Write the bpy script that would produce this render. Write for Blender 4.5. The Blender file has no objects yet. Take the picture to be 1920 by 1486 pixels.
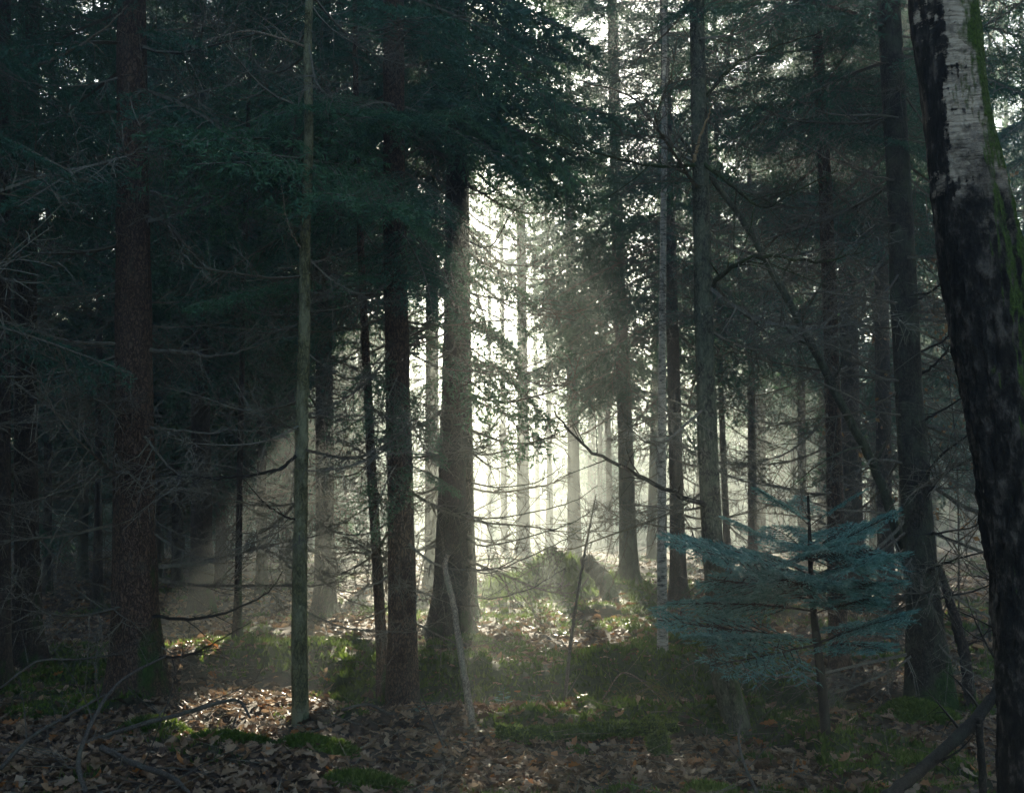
import bpy, math, random
import numpy as np
from mathutils import Vector

SEED = 7
rng = np.random.default_rng(SEED)
random.seed(SEED)
sc = bpy.context.scene
COL = sc.collection
R = math.radians

# ------------------------------------------------------------------ camera geometry
F = 2059.0                       # focal length in pixels of the 1920 px wide photograph
PITCH = R(7.2)
CAM = np.array([0.0, 0.0, 1.6])
CP, SP = math.cos(PITCH), math.sin(PITCH)

def at(px, py, Y):
    dx = (px - 960.0) / F
    dz = (743.0 - py) / F
    d = np.array([dx, CP - dz * SP, SP + dz * CP])
    return CAM + d * (Y / d[1])

def project(p):
    d = np.asarray(p, float) - CAM
    f = d[1] * CP + d[2] * SP
    u = -d[1] * SP + d[2] * CP
    return 960 + F * d[0] / f, 743 - F * u / f

# ------------------------------------------------------------------ sun
SUN_EL, SUN_AZ = R(20.4), R(-1.5)
TE, TA = math.tan(SUN_EL), math.tan(SUN_AZ)
# gaps in the canopy along the sun's direction: u across, v height above the sun's plane
GAPS = [  # u, v, ru, rv, strength
    (1.2, -7.4, 1.9, 2.4, 1.0),     # sunlit clearing
    (0.42, -3.05, 0.62, 0.34, 1.0),  # bank in front
    (-0.05, -4.4, 0.36, 0.34, 1.0), # orange leaves on the far bank
    (-2.3, -3.4, 0.75, 0.36, 1.0),  # patch right of the big left spruce
    (-3.35, -4.5, 0.75, 0.60, 1.0),# left bank
    (-4.3, -3.4, 0.5, 0.18, 0.5),
    (4.6, -5.6, 0.8, 0.6, 0.55),
    (7.6, -8.0, 1.0, 1.3, 0.9),
    (0.42, 0.15, 0.42, 0.9, 0.6),     # bright window beside the tall middle spruce
    (-0.3, -17, 8.0, 7.0, 0.86),     # open forest edge behind the clearing
    (10.0, -14.5, 4.8, 6.5, 0.90),
]
def keep_mask(c):
    """probability test: which leaf clumps stay, so that the canopy has its gaps"""
    u = c[:, 0] - c[:, 1] * TA
    v = c[:, 2] - c[:, 1] * TE
    keep = np.ones(len(c))
    for (gu, gv, ru, rv, s) in GAPS:
        d = np.sqrt(((u - gu) / ru) ** 2 + ((v - gv) / rv) ** 2)
        k = np.clip((1.35 - d) / 0.65, 0, 1)
        keep *= 1 - s * k
    return rng.random(len(c)) < keep

# ------------------------------------------------------------------ noise
def _hash(ix, iy, seed):
    n = (ix.astype(np.int64) * 374761393 + iy.astype(np.int64) * 668265263 + seed * 1442695041) & 0x7fffffff
    n = ((n ^ (n >> 13)) * 1274126177) & 0x7fffffff
    return ((n ^ (n >> 16)) & 0xffff) / 65535.0

def vnoise(x, y, seed=0):
    x = np.asarray(x, float); y = np.asarray(y, float)
    ix, iy = np.floor(x), np.floor(y)
    fx, fy = x - ix, y - iy
    fx = fx * fx * (3 - 2 * fx); fy = fy * fy * (3 - 2 * fy)
    a = _hash(ix, iy, seed); b = _hash(ix + 1, iy, seed)
    c = _hash(ix, iy + 1, seed); d = _hash(ix + 1, iy + 1, seed)
    return (a + (b - a) * fx) * (1 - fy) + (c + (d - c) * fx) * fy

def fbm(x, y, seed=0, octv=4):
    s, a, t = 0, 1.0, 0
    for k in range(octv):
        s = s + a * vnoise(x * 2 ** k, y * 2 ** k, seed + k * 17); t += a; a *= 0.5
    return s / t

def sstep(a, b, x):
    t = np.clip((x - a) / (b - a), 0, 1)
    return t * t * (3 - 2 * t)

def bump(x, y, cx, cy, rx, ry, h):
    d = ((x - cx) / rx) ** 2 + ((y - cy) / ry) ** 2
    return h * np.exp(-d)

def height(x, y):
    x = np.asarray(x, float); y = np.asarray(y, float)
    z = 0.12 + (fbm(x * 0.35 + 5, y * 0.35, 3, 3) - 0.5) * 0.30
    z = z + (fbm(x * 1.7, y * 1.7 + 9, 11, 3) - 0.5) * 0.11 * sstep(2, 5, y)
    z = z + 0.22 * sstep(14, 26, y) + 0.40 * sstep(26, 42, y)
    # front bank and the ditch behind it
    m = sstep(-1.9, -0.9, x) * (1 - sstep(2.6, 4.2, x))
    z = z + 0.12 * np.exp(-((y - 8.9) / 0.5) ** 2) * m
    z = z - 0.60 * np.exp(-(np.abs(y - 10.35 - 0.15 * np.sin(x * 1.3)) / 0.85) ** 3) * m
    z = z + 0.14 * np.exp(-((y - 12.0) / 0.7) ** 2) * m
    ml = sstep(-4.6, -3.4, x) * (1 - sstep(-2.0, -1.2, x))
    z = z - 0.20 * np.exp(-((y - 11.2) / 0.8) ** 2) * ml
    z = z + 0.30 * np.exp(-(np.abs(y - 13.0) / 0.9) ** 3) * ml
    # mossy mounds
    z = z + 0.52 * np.exp(-(((x - 0.98) / 0.68) ** 2 + ((y - 24.2) / 1.1) ** 2) ** 1.6) * (0.45 + 1.05 * fbm(x * 3.1, y * 3.1, 61, 4)) + bump(x, y, -0.1, 25.0, 1.0, 1.0, 0.28)
    z = z + bump(x, y, 2.1, 23.0, 0.5, 1.5, 0.3) + bump(x, y, 1.65, 19.5, 0.35, 0.4, 0.16)
    z = z + bump(x, y, -2.3, 7.0, 0.7, 0.6, 0.16) + bump(x, y, -1.55, 7.3, 0.5, 0.4, 0.10)
    return z

def moss_amount(x, y):
    n = fbm(np.asarray(x) * 0.8 + 31, np.asarray(y) * 0.8, 51, 4)
    b = 0.0 + 0.22 * sstep(9.0, 11.5, y) * np.exp(-((x - 1.2) / 3.5) ** 2)
    b = b + bump(x, y, 0.6, 8.6, 1.6, 0.5, 0.16) + bump(x, y, -2.8, 13, 1.3, 0.9, 0.3)
    b = b + bump(x, y, -2.5, 9.9, .8, .5, 0.15) + bump(x, y, 0.98, 24, 1.3, 1.5, 0.4) + bump(x, y, -4.6, 9.8, 1.5, .6, 0.2)
    b = b + bump(x, y, -1.5, 7.1, 0.6, 0.5, 0.22) + bump(x, y, -2.3, 8.3, 0.8, 0.5, 0.12)
    return sstep(0.50, 0.66, n + b - 0.055)

# ------------------------------------------------------------------ mesh helpers
def mesh_from(name, verts, tris, smooth=False, mat_idx=None):
    me = bpy.data.meshes.new(name)
    nv, nt = len(verts), len(tris)
    me.vertices.add(nv)
    me.vertices.foreach_set('co', np.ascontiguousarray(verts, dtype=np.float32).ravel())
    me.loops.add(nt * 3)
    me.loops.foreach_set('vertex_index', np.ascontiguousarray(tris, dtype=np.int32).ravel())
    me.polygons.add(nt)
    me.polygons.foreach_set('loop_start', np.arange(0, nt * 3, 3, dtype=np.int32))
    me.polygons.foreach_set('loop_total', np.full(nt, 3, dtype=np.int32))
    me.polygons.foreach_set('use_smooth', np.full(nt, smooth, dtype=bool))
    if mat_idx is not None:
        me.polygons.foreach_set('material_index', np.ascontiguousarray(mat_idx, dtype=np.int32))
    me.update(calc_edges=True)
    return me

def soup_mesh(name, soup, mats, mat_idx=None):
    s = np.asarray(soup, dtype=np.float32).reshape(-1, 3)
    me = mesh_from(name, s, np.arange(len(s)).reshape(-1, 3), False, mat_idx)
    for m in mats: me.materials.append(m)
    return me

def link(name, me, parent=None):
    o = bpy.data.objects.new(name, me)
    COL.objects.link(o)
    if parent is not None: o.parent = parent
    return o

def empty(name, loc):
    o = bpy.data.objects.new(name, None)
    o.empty_display_size = 0.2
    o.location = loc
    COL.objects.link(o)
    return o

def tag(o, label=None, cat=None, group=None, kind=None):
    if label: o['label'] = label
    if cat: o['category'] = cat
    if group: o['group'] = group
    if kind: o['kind'] = kind
    return o

def tube(path, radii, n=6, cap=True, rough=0.0, seed=0):
    """smooth tube along a path -> verts, tris"""
    P = np.asarray(path, float); K = len(P)
    T = np.gradient(P, axis=0); T /= np.linalg.norm(T, axis=1)[:, None] + 1e-9
    ref = np.array([1.0, 0.02, 0.01]) if abs(T[0][0]) < 0.8 else np.array([0.02, 1.0, 0.01])
    a0 = np.linspace(0, 2 * math.pi, n, endpoint=False)
    V = np.zeros((K, n, 3))
    N = ref - T[0] * ref.dot(T[0]); N /= np.linalg.norm(N)
    r_ = np.random.default_rng(seed)
    for k in range(K):
        N = N - T[k] * N.dot(T[k]); N /= np.linalg.norm(N) + 1e-9
        B = np.cross(T[k], N)
        rr = radii[k]
        rr = rr if np.ndim(rr) else np.full(n, rr)
        if rough: rr = rr * (1 + rough * (r_.random(n) - 0.5))
        V[k] = P[k] + np.outer(np.cos(a0) * rr, N) + np.outer(np.sin(a0) * rr, B)
    idx = np.arange(K * n).reshape(K, n)
    a = idx[:-1]; b = np.roll(idx, -1, 1)[:-1]; c = np.roll(idx, -1, 1)[1:]; d = idx[1:]
    tris = np.concatenate([np.stack([a, b, c], -1).reshape(-1, 3), np.stack([a, c, d], -1).reshape(-1, 3)])
    V = V.reshape(-1, 3)
    if cap:
        i0, i1 = len(V), len(V) + 1
        V = np.concatenate([V, P[:1], P[-1:]])
        j = np.arange(n); k2 = (j + 1) % n
        t0 = np.stack([np.full(n, i0), k2, j], -1)
        t1 = np.stack([np.full(n, i1), (K - 1) * n + j, (K - 1) * n + k2], -1)
        tris = np.concatenate([tris, t0, t1])
    return V, tris

def soup_tube(path, r0, r1, n=3):
    K = len(path)
    V, t = tube(path, np.linspace(r0, r1, K), n, cap=False)
    return V[t]

def spline(pts, n):
    """Catmull-Rom through points -> n samples"""
    P = np.asarray(pts, float)
    if len(P) == 2:
        return P[0] + (P[1] - P[0]) * np.linspace(0, 1, n)[:, None]
    Q = np.concatenate([[2 * P[0] - P[1]], P, [2 * P[-1] - P[-2]]])
    t = np.linspace(0, len(P) - 1 - 1e-6, n)
    i = t.astype(int); f = (t - i)[:, None]
    p0, p1, p2, p3 = Q[i], Q[i + 1], Q[i + 2], Q[i + 3]
    return 0.5 * ((2 * p1) + (-p0 + p2) * f + (2 * p0 - 5 * p1 + 4 * p2 - p3) * f ** 2 + (-p0 + 3 * p1 - 3 * p2 + p3) * f ** 3)

def unit(v): return v / (np.linalg.norm(v, axis=-1, keepdims=True) + 1e-9)

# ------------------------------------------------------------------ materials
def new_mat(name):
    m = bpy.data.materials.new(name); m.use_nodes = True
    nt = m.node_tree; nt.nodes.clear()
    return m, nt, nt.nodes.new('ShaderNodeOutputMaterial')

def N(nt, t, **kw):
    n = nt.nodes.new(t)
    for k, v in kw.items():
        if k in n.inputs: n.inputs[k].default_value = v
        else: setattr(n, k, v)
    return n

def ramp(nt, fac, stops):
    r = nt.nodes.new('ShaderNodeValToRGB')
    e = r.color_ramp.elements
    while len(e) < len(stops): e.new(0.5)
    for i, (p, c) in enumerate(stops):
        e[i].position = p; e[i].color = (*c, 1) if len(c) == 3 else c
    nt.links.new(fac, r.inputs[0])
    return r.outputs[0]

def mixc(nt, f, a, b):
    m = nt.nodes.new('ShaderNodeMix'); m.data_type = 'RGBA'
    for s, v in ((m.inputs[0], f), (m.inputs[6], a), (m.inputs[7], b)):
        if hasattr(v, 'is_linked'): nt.links.new(v, s)
        elif np.ndim(v): s.default_value = (*v, 1)
        else: s.default_value = v
    return m.outputs[2]

def obj_vec(nt, scale, rnd=True):
    tc = nt.nodes.new('ShaderNodeTexCoord')
    mp = N(nt, 'ShaderNodeMapping'); mp.inputs['Scale'].default_value = scale
    nt.links.new(tc.outputs['Object'], mp.inputs['Vector'])
    if rnd:
        oi = nt.nodes.new('ShaderNodeObjectInfo')
        mu = N(nt, 'ShaderNodeMath', operation='MULTIPLY'); mu.inputs[1].default_value = 57.0
        nt.links.new(oi.outputs['Random'], mu.inputs[0])
        nt.links.new(mu.outputs[0], mp.inputs['Location'])
    return mp.outputs[0]

def noise(nt, vec, scale, detail=5, rough=0.6):
    n = N(nt, 'ShaderNodeTexNoise'); n.inputs['Scale'].default_value = scale
    n.inputs['Detail'].default_value = detail; n.inputs['Roughness'].default_value = rough
    if vec is not None: nt.links.new(vec, n.inputs['Vector'])
    return n.outputs[0]

def math1(nt, op, a, b):
    m = N(nt, 'ShaderNodeMath', operation=op)
    for s, v in ((m.inputs[0], a), (m.inputs[1], b)):
        if hasattr(v, 'is_linked'): nt.links.new(v, s)
        else: s.default_value = v
    return m.outputs[0]

def bark_mat(name, dark, mid, lich, lich_amt=0.5, moss=0.0, bump=0.6, vs=1.0):
    m, nt, out = new_mat(name)
    v1 = obj_vec(nt, (30 * vs, 30 * vs, 15 * vs))
    v2 = obj_vec(nt, (1, 1, 0.6))
    n1 = noise(nt, v1, 1.6, 7, 0.65)
    vo = N(nt, 'ShaderNodeTexVoronoi', feature='DISTANCE_TO_EDGE'); vo.inputs['Scale'].default_value = 1.1
    wv = N(nt, 'ShaderNodeVectorMath', operation='ADD')
    nn = N(nt, 'ShaderNodeTexNoise'); nn.inputs['Scale'].default_value = 0.9; nn.inputs['Detail'].default_value = 6
    nt.links.new(v1, nn.inputs['Vector']); nt.links.new(v1, wv.inputs[0]); nsc = N(nt, 'ShaderNodeVectorMath', operation='SCALE'); nsc.inputs['Scale'].default_value = 3.0; nt.links.new(nn.outputs[1], nsc.inputs[0]); nt.links.new(nsc.outputs[0], wv.inputs[1])
    nt.links.new(wv.outputs[0], vo.inputs['Vector'])
    crack = ramp(nt, vo.outputs[0], [(0.0, (0.25, .25, .25)), (0.22, (1, 1, 1))])
    h = math1(nt, 'MULTIPLY', n1, crack)
    c = mixc(nt, ramp(nt, h, [(0.12, (0, 0, 0)), (0.6, (1, 1, 1))]), dark, mid)
    n2 = noise(nt, v2, 7.0, 6, 0.7)
    lf = ramp(nt, n2, [(0.62 - 0.25 * lich_amt, (0, 0, 0)), (0.78 - 0.2 * lich_amt, (1, 1, 1))])
    c = mixc(nt, math1(nt, 'MULTIPLY', lf, 0.75), c, lich)
    if moss > 0:
        tc = nt.nodes.new('ShaderNodeTexCoord')
        sx = N(nt, 'ShaderNodeSeparateXYZ'); nt.links.new(tc.outputs['Object'], sx.inputs[0])
        geo = nt.nodes.new('ShaderNodeNewGeometry')
        dn = N(nt, 'ShaderNodeVectorMath', operation='DOT_PRODUCT'); dn.inputs[1].default_value = (0.8, -0.35, 0.5)
        nt.links.new(geo.outputs['Normal'], dn.inputs[0])
        hz = ramp(nt, math1(nt, 'MULTIPLY', sx.outputs[2], 0.25), [(0.0, (1, 1, 1)), (0.16, (0.25, .25, .25)), (0.4, (0.05, .05, .05))])
        n3 = noise(nt, v2, 4.0, 6, 0.7)
        s = math1(nt, 'ADD', math1(nt, 'MULTIPLY', dn.outputs['Value'], 0.22), math1(nt, 'ADD', n3, math1(nt, 'MULTIPLY', hz, 0.35 * moss)))
        mf = ramp(nt, s, [(0.80, (0, 0, 0)), (0.92, (1, 1, 1))])
        n4 = noise(nt, v2, 60, 3, 0.7)
        mc = ramp(nt, n4, [(0.3, (0.012, 0.03, 0.008)), (0.7, (0.06, 0.11, 0.022))])
        c = mixc(nt, mf, c, mc)
        h = math1(nt, 'ADD', h, math1(nt, 'MULTIPLY', math1(nt, 'MULTIPLY', mf, n4), 1.2))
    b = nt.nodes.new('ShaderNodeBsdfPrincipled'); b.inputs['Roughness'].default_value = 0.85
    b.inputs['Specular IOR Level'].default_value = 0.3
    nt.links.new(c, b.inputs['Base Color'])
    bp = N(nt, 'ShaderNodeBump'); bp.inputs['Strength'].default_value = bump; bp.inputs['Distance'].default_value = 0.03
    nt.links.new(h, bp.inputs['Height']); nt.links.new(bp.outputs[0], b.inputs['Normal'])
    nt.links.new(b.outputs[0], out.inputs[0])
    return m

def birch_mat():
    """white papery bark with dark fissured plates low down and moss on one flank"""
    m, nt, out = new_mat('birch_bark')
    tc = nt.nodes.new('ShaderNodeTexCoord')
    sx = N(nt, 'ShaderNodeSeparateXYZ'); nt.links.new(tc.outputs['Object'], sx.inputs[0])
    geo = nt.nodes.new('ShaderNodeNewGeometry')
    dn = N(nt, 'ShaderNodeVectorMath', operation='DOT_PRODUCT'); dn.inputs[1].default_value = (0.9, -0.25, 0.1)
    nt.links.new(geo.outputs['Normal'], dn.inputs[0])
    vh = obj_vec(nt, (6, 6, 60), False); v0 = obj_vec(nt, (1, 1, 1), False)
    paper = ramp(nt, noise(nt, vh, 2.2, 6, 0.7), [(0.34, (0.07, 0.055, 0.045)), (0.44, (0.42, 0.33, 0.24)), (0.62, (0.64, 0.53, 0.40))])
    paper = mixc(nt, ramp(nt, noise(nt, obj_vec(nt, (1, 1, 1.6), False), 11, 7, 0.75), [(0.40, (0.8, .8, .8)), (0.52, (0, 0, 0))]), paper, (0.16, 0.13, 0.10))
    vb = obj_vec(nt, (9, 9, 4.5), False)
    nb = noise(nt, vb, 1.8, 7, 0.7)
    plates = ramp(nt, nb, [(0.40, (0.008, 0.007, 0.006)), (0.52, (0.03, 0.025, 0.02)), (0.64, (0.15, 0.125, 0.10))])
    # white zone between 2.9 and 3.9 m
    n1 = noise(nt, v0, 4.0, 8, 0.7)
    zz = math1(nt, 'ADD', sx.outputs[2], math1(nt, 'MULTIPLY', math1(nt, 'SUBTRACT', n1, 0.5), 2.0))
    zf = ramp(nt, math1(nt, 'MULTIPLY', zz, 0.2), [(0.55, (0, 0, 0)), (0.615, (1, 1, 1))])
    n5 = noise(nt, obj_vec(nt, (1.6, 1.6, 2.4), False), 3.4, 9, 0.72)
    n5s = math1(nt, 'ADD', n5, math1(nt, 'MULTIPLY', dn.outputs['Value'], 0.22))
    blk = ramp(nt, n5s, [(0.385, (1, 1, 1)), (0.425, (0, 0, 0))])
    wf = math1(nt, 'MULTIPLY', zf, math1(nt, 'SUBTRACT', 1.0, blk))
    c = mixc(nt, wf, plates, paper)
    n3 = noise(nt, v0, 4.5, 6, 0.7)
    s = math1(nt, 'ADD', math1(nt, 'MULTIPLY', dn.outputs['Value'], 0.42), n3)
    mf = ramp(nt, s, [(0.63, (0, 0, 0)), (0.78, (1, 1, 1))])
    n4 = noise(nt, v0, 70, 4, 0.7)
    mc = ramp(nt, n4, [(0.3, (0.02, 0.045, 0.008)), (0.7, (0.15, 0.24, 0.035))])
    c = mixc(nt, mf, c, mc)
    h = math1(nt, 'ADD', math1(nt, 'MULTIPLY', nb, math1(nt, 'SUBTRACT', 1.0, math1(nt, 'MULTIPLY', wf, 0.8))), math1(nt, 'MULTIPLY', math1(nt, 'MULTIPLY', mf, n4), 0.9))
    b = nt.nodes.new('ShaderNodeBsdfPrincipled'); b.inputs['Roughness'].default_value = 0.8
    b.inputs['Specular IOR Level'].default_value = 0.3
    nt.links.new(c, b.inputs['Base Color'])
    bp = N(nt, 'ShaderNodeBump'); bp.inputs['Strength'].default_value = 0.9; bp.inputs['Distance'].default_value = 0.06
    nt.links.new(h, bp.inputs['Height']); nt.links.new(bp.outputs[0], b.inputs['Normal'])
    nt.links.new(b.outputs[0], out.inputs[0])
    return m

def slim_birch_mat():
    m, nt, out = new_mat('slim_birch_bark')
    vh = obj_vec(nt, (8, 8, 26), False)
    c = ramp(nt, noise(nt, vh, 1.6, 5, 0.7), [(0.36, (0.02, 0.018, 0.015)), (0.46, (0.28, 0.26, 0.21)), (0.6, (0.46, 0.43, 0.36))])
    b = nt.nodes.new('ShaderNodeBsdfPrincipled'); b.inputs['Roughness'].default_value = 0.75
    nt.links.new(c, b.inputs['Base Color']); nt.links.new(b.outputs[0], out.inputs[0])
    return m

def foliage_mat(name, a, b_, trans=0.35, scale=1.3, spec=0.25):
    m, nt, out = new_mat(name)
    geo = nt.nodes.new('ShaderNodeNewGeometry')
    n1 = noise(nt, geo.outputs['Position'], scale, 4, 0.7)
    ri = geo.outputs['Random Per Island']
    f = math1(nt, 'ADD', math1(nt, 'MULTIPLY', n1, 0.75), math1(nt, 'MULTIPLY', ri, 0.3))
    c = ramp(nt, f, [(0.35, a), (0.8, b_)])
    p = nt.nodes.new('ShaderNodeBsdfPrincipled'); p.inputs['Roughness'].default_value = 0.5
    p.inputs['Specular IOR Level'].default_value = spec
    t = nt.nodes.new('ShaderNodeBsdfTranslucent')
    c2 = mixc(nt, 0.45, c, (0.10, 0.13, 0.03))
    nt.links.new(c, p.inputs['Base Color']); nt.links.new(c2, t.inputs['Color'])
    mx = nt.nodes.new('ShaderNodeMixShader'); mx.inputs[0].default_value = trans
    nt.links.new(p.outputs[0], mx.inputs[1]); nt.links.new(t.outputs[0], mx.inputs[2])
    nt.links.new(mx.outputs[0], out.inputs[0])
    return m

def leaf_mat(name, stops, trans=0.25):
    m, nt, out = new_mat(name)
    geo = nt.nodes.new('ShaderNodeNewGeometry')
    c = ramp(nt, geo.outputs['Random Per Island'], stops)
    n1 = noise(nt, geo.outputs['Position'], 40, 4, 0.6)
    c = mixc(nt, math1(nt, 'MULTIPLY', n1, 0.5), c, (0.03, 0.02, 0.013))
    p = nt.nodes.new('ShaderNodeBsdfPrincipled'); p.inputs['Roughness'].default_value = 0.5
    p.inputs['Specular IOR Level'].default_value = 0.35
    t = nt.nodes.new('ShaderNodeBsdfTranslucent')
    nt.links.new(c, p.inputs['Base Color']); nt.links.new(c, t.inputs['Color'])
    mx = nt.nodes.new('ShaderNodeMixShader'); mx.inputs[0].default_value = trans
    nt.links.new(p.outputs[0], mx.inputs[1]); nt.links.new(t.outputs[0], mx.inputs[2])
    nt.links.new(mx.outputs[0], out.inputs[0])
    return m

def ground_mat():
    m, nt, out = new_mat('forest_soil')
    geo = nt.nodes.new('ShaderNodeNewGeometry')
    at_ = N(nt, 'ShaderNodeAttribute'); at_.attribute_name = 'moss'
    n1 = noise(nt, geo.outputs['Position'], 9, 8, 0.7)
    n2 = noise(nt, geo.outputs['Position'], 45, 5, 0.7)
    soil = ramp(nt, n1, [(0.32, (0.016, 0.011, 0.008)), (0.5, (0.06, 0.038, 0.025)), (0.7, (0.14, 0.085, 0.052))])
    moss = ramp(nt, n2, [(0.3, (0.012, 0.026, 0.008)), (0.7, (0.06, 0.10, 0.022))])
    c = mixc(nt, at_.outputs['Fac'], soil, moss)
    b = nt.nodes.new('ShaderNodeBsdfPrincipled'); b.inputs['Roughness'].default_value = 0.8
    nt.links.new(c, b.inputs['Base Color'])
    bp = N(nt, 'ShaderNodeBump'); bp.inputs['Strength'].default_value = 0.9; bp.inputs['Distance'].default_value = 0.05
    nt.links.new(math1(nt, 'ADD', n1, math1(nt, 'MULTIPLY', n2, 0.5)), bp.inputs['Height'])
    nt.links.new(bp.outputs[0], b.inputs['Normal']); nt.links.new(b.outputs[0], out.inputs[0])
    return m

M = {}
M['bark'] = bark_mat('spruce_bark', (0.014, 0.010, 0.008), (0.10, 0.07, 0.052), (0.10, 0.10, 0.075), 0.35, 0.6)
M['bark_red'] = bark_mat('red_spruce_bark', (0.022, 0.014, 0.010), (0.185, 0.115, 0.078), (0.11, 0.10, 0.075), 0.25, 0.5)
M['bark_green'] = bark_mat('lichen_bark', (0.02, 0.02, 0.014), (0.10, 0.095, 0.065), (0.115, 0.13, 0.08), 0.9, 0.5, 0.45)
M['bark_smooth'] = bark_mat('smooth_green_bark', (0.045, 0.042, 0.02), (0.21, 0.195, 0.09), (0.32, 0.31, 0.19), 0.75, 0.2, 0.7, 0.9)
M['bark_mossy'] = bark_mat('mossy_bark', (0.014, 0.012, 0.009), (0.08, 0.065, 0.048), (0.10, 0.11, 0.07), 0.7, 1.3)
M['bark_foot'] = bark_mat('moss_footed_bark', (0.022, 0.022, 0.015), (0.15, 0.145, 0.10), (0.19, 0.205, 0.13), 0.7, 0.45, 0.6)
M['birch'] = birch_mat()
M['birch_slim'] = slim_birch_mat()
M['dead'] = bark_mat('dead_wood', (0.09, 0.08, 0.062), (0.24, 0.21, 0.165), (0.21, 0.21, 0.15), 0.6, 0, 0.3, 2)
M['dead_pale'] = bark_mat('pale_dead_wood', (0.12, 0.09, 0.065), (0.42, 0.34, 0.25), (0.26, 0.26, 0.16), 0.4, 0, 0.3, 2)
M['dead_mid'] = bark_mat('weathered_dead_wood', (0.05, 0.042, 0.034), (0.14, 0.12, 0.10), (0.13, 0.135, 0.10), 0.5, 0, 0.4, 2)
M['dead_tan'] = bark_mat('fresh_split_wood', (0.25, 0.16, 0.08), (0.42, 0.29, 0.15), (0.4, 0.3, 0.18), 0.2, 0, 0.3, 2)
M['dead_dark'] = bark_mat('dark_wet_wood', (0.012, 0.010, 0.008), (0.05, 0.042, 0.034), (0.06, 0.07, 0.05), 0.4, 0, 0.4, 2)
M['mosswood'] = bark_mat('moss_covered_wood', (0.03, 0.028, 0.018), (0.09, 0.08, 0.05), (0.06, 0.10, 0.025), 1.0, 3.5, 0.7)
M['needle'] = foliage_mat('spruce_needles', (0.026, 0.095, 0.070), (0.09, 0.23, 0.145))
M['needle_fresh_lit'] = foliage_mat('fresh_lit_spruce_needles', (0.045, 0.14, 0.085), (0.16, 0.33, 0.17), 0.35, 2.5, 0.3)  # fresh green, brightened in colour so the boughs look lit
M['needle_blue'] = foliage_mat('blue_fir_needles', (0.04, 0.17, 0.155), (0.24, 0.52, 0.47), 0.25, 6.0, 0.5)
M['moss'] = foliage_mat('moss_shoots', (0.040, 0.095, 0.014), (0.20, 0.29, 0.05), 0.55, 2.2, 0.3)
M['grass'] = foliage_mat('dry_grass', (0.10, 0.10, 0.03), (0.28, 0.24, 0.09), 0.4, 3.0)
M['leaf'] = leaf_mat('fallen_leaf', [(0.0, (0.08, 0.045, 0.027)), (0.3, (0.20, 0.12, 0.07)), (0.6, (0.36, 0.235, 0.14)), (0.9, (0.50, 0.36, 0.235)), (0.985, (0.48, 0.19, 0.05))])
M['leaf_hang'] = leaf_mat('withered_beech_leaf', [(0.0, (0.22, 0.10, 0.03)), (0.5, (0.36, 0.19, 0.06)), (1.0, (0.45, 0.28, 0.10))], 0.5)
M['ground'] = ground_mat()

# ------------------------------------------------------------------ foliage templates (triangle soups along +X, about 2 m long)
def blades(p0, p1, spacing, bl, bw, r_, spread=0.8):
    """needle clumps along segments p0->p1"""
    L = np.linalg.norm(p1 - p0, axis=1)
    n = np.maximum(1, (L / spacing).astype(int))
    idx = np.repeat(np.arange(len(L)), n)
    s = r_.random(len(idx))
    d = unit(p1 - p0)[idx]
    pos = p0[idx] + (p1 - p0)[idx] * s[:, None]
    rv = r_.normal(size=(len(idx), 3)); rv[:, 2] *= 0.6
    rv -= d * (rv * d).sum(1, keepdims=True); rv = unit(rv)
    dirn = unit(d * (1 - 0.45 * r_.random((len(idx), 1))) + rv * spread)
    side = unit(np.cross(dirn, r_.normal(size=(len(idx), 3))))
    l = bl * (0.6 + 0.8 * r_.random((len(idx), 1)))
    w = bw * (0.7 + 0.6 * r_.random((len(idx), 1)))
    return np.stack([pos + side * w * 0.5, pos - side * w * 0.5, pos + dirn * l], axis=1)

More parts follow.
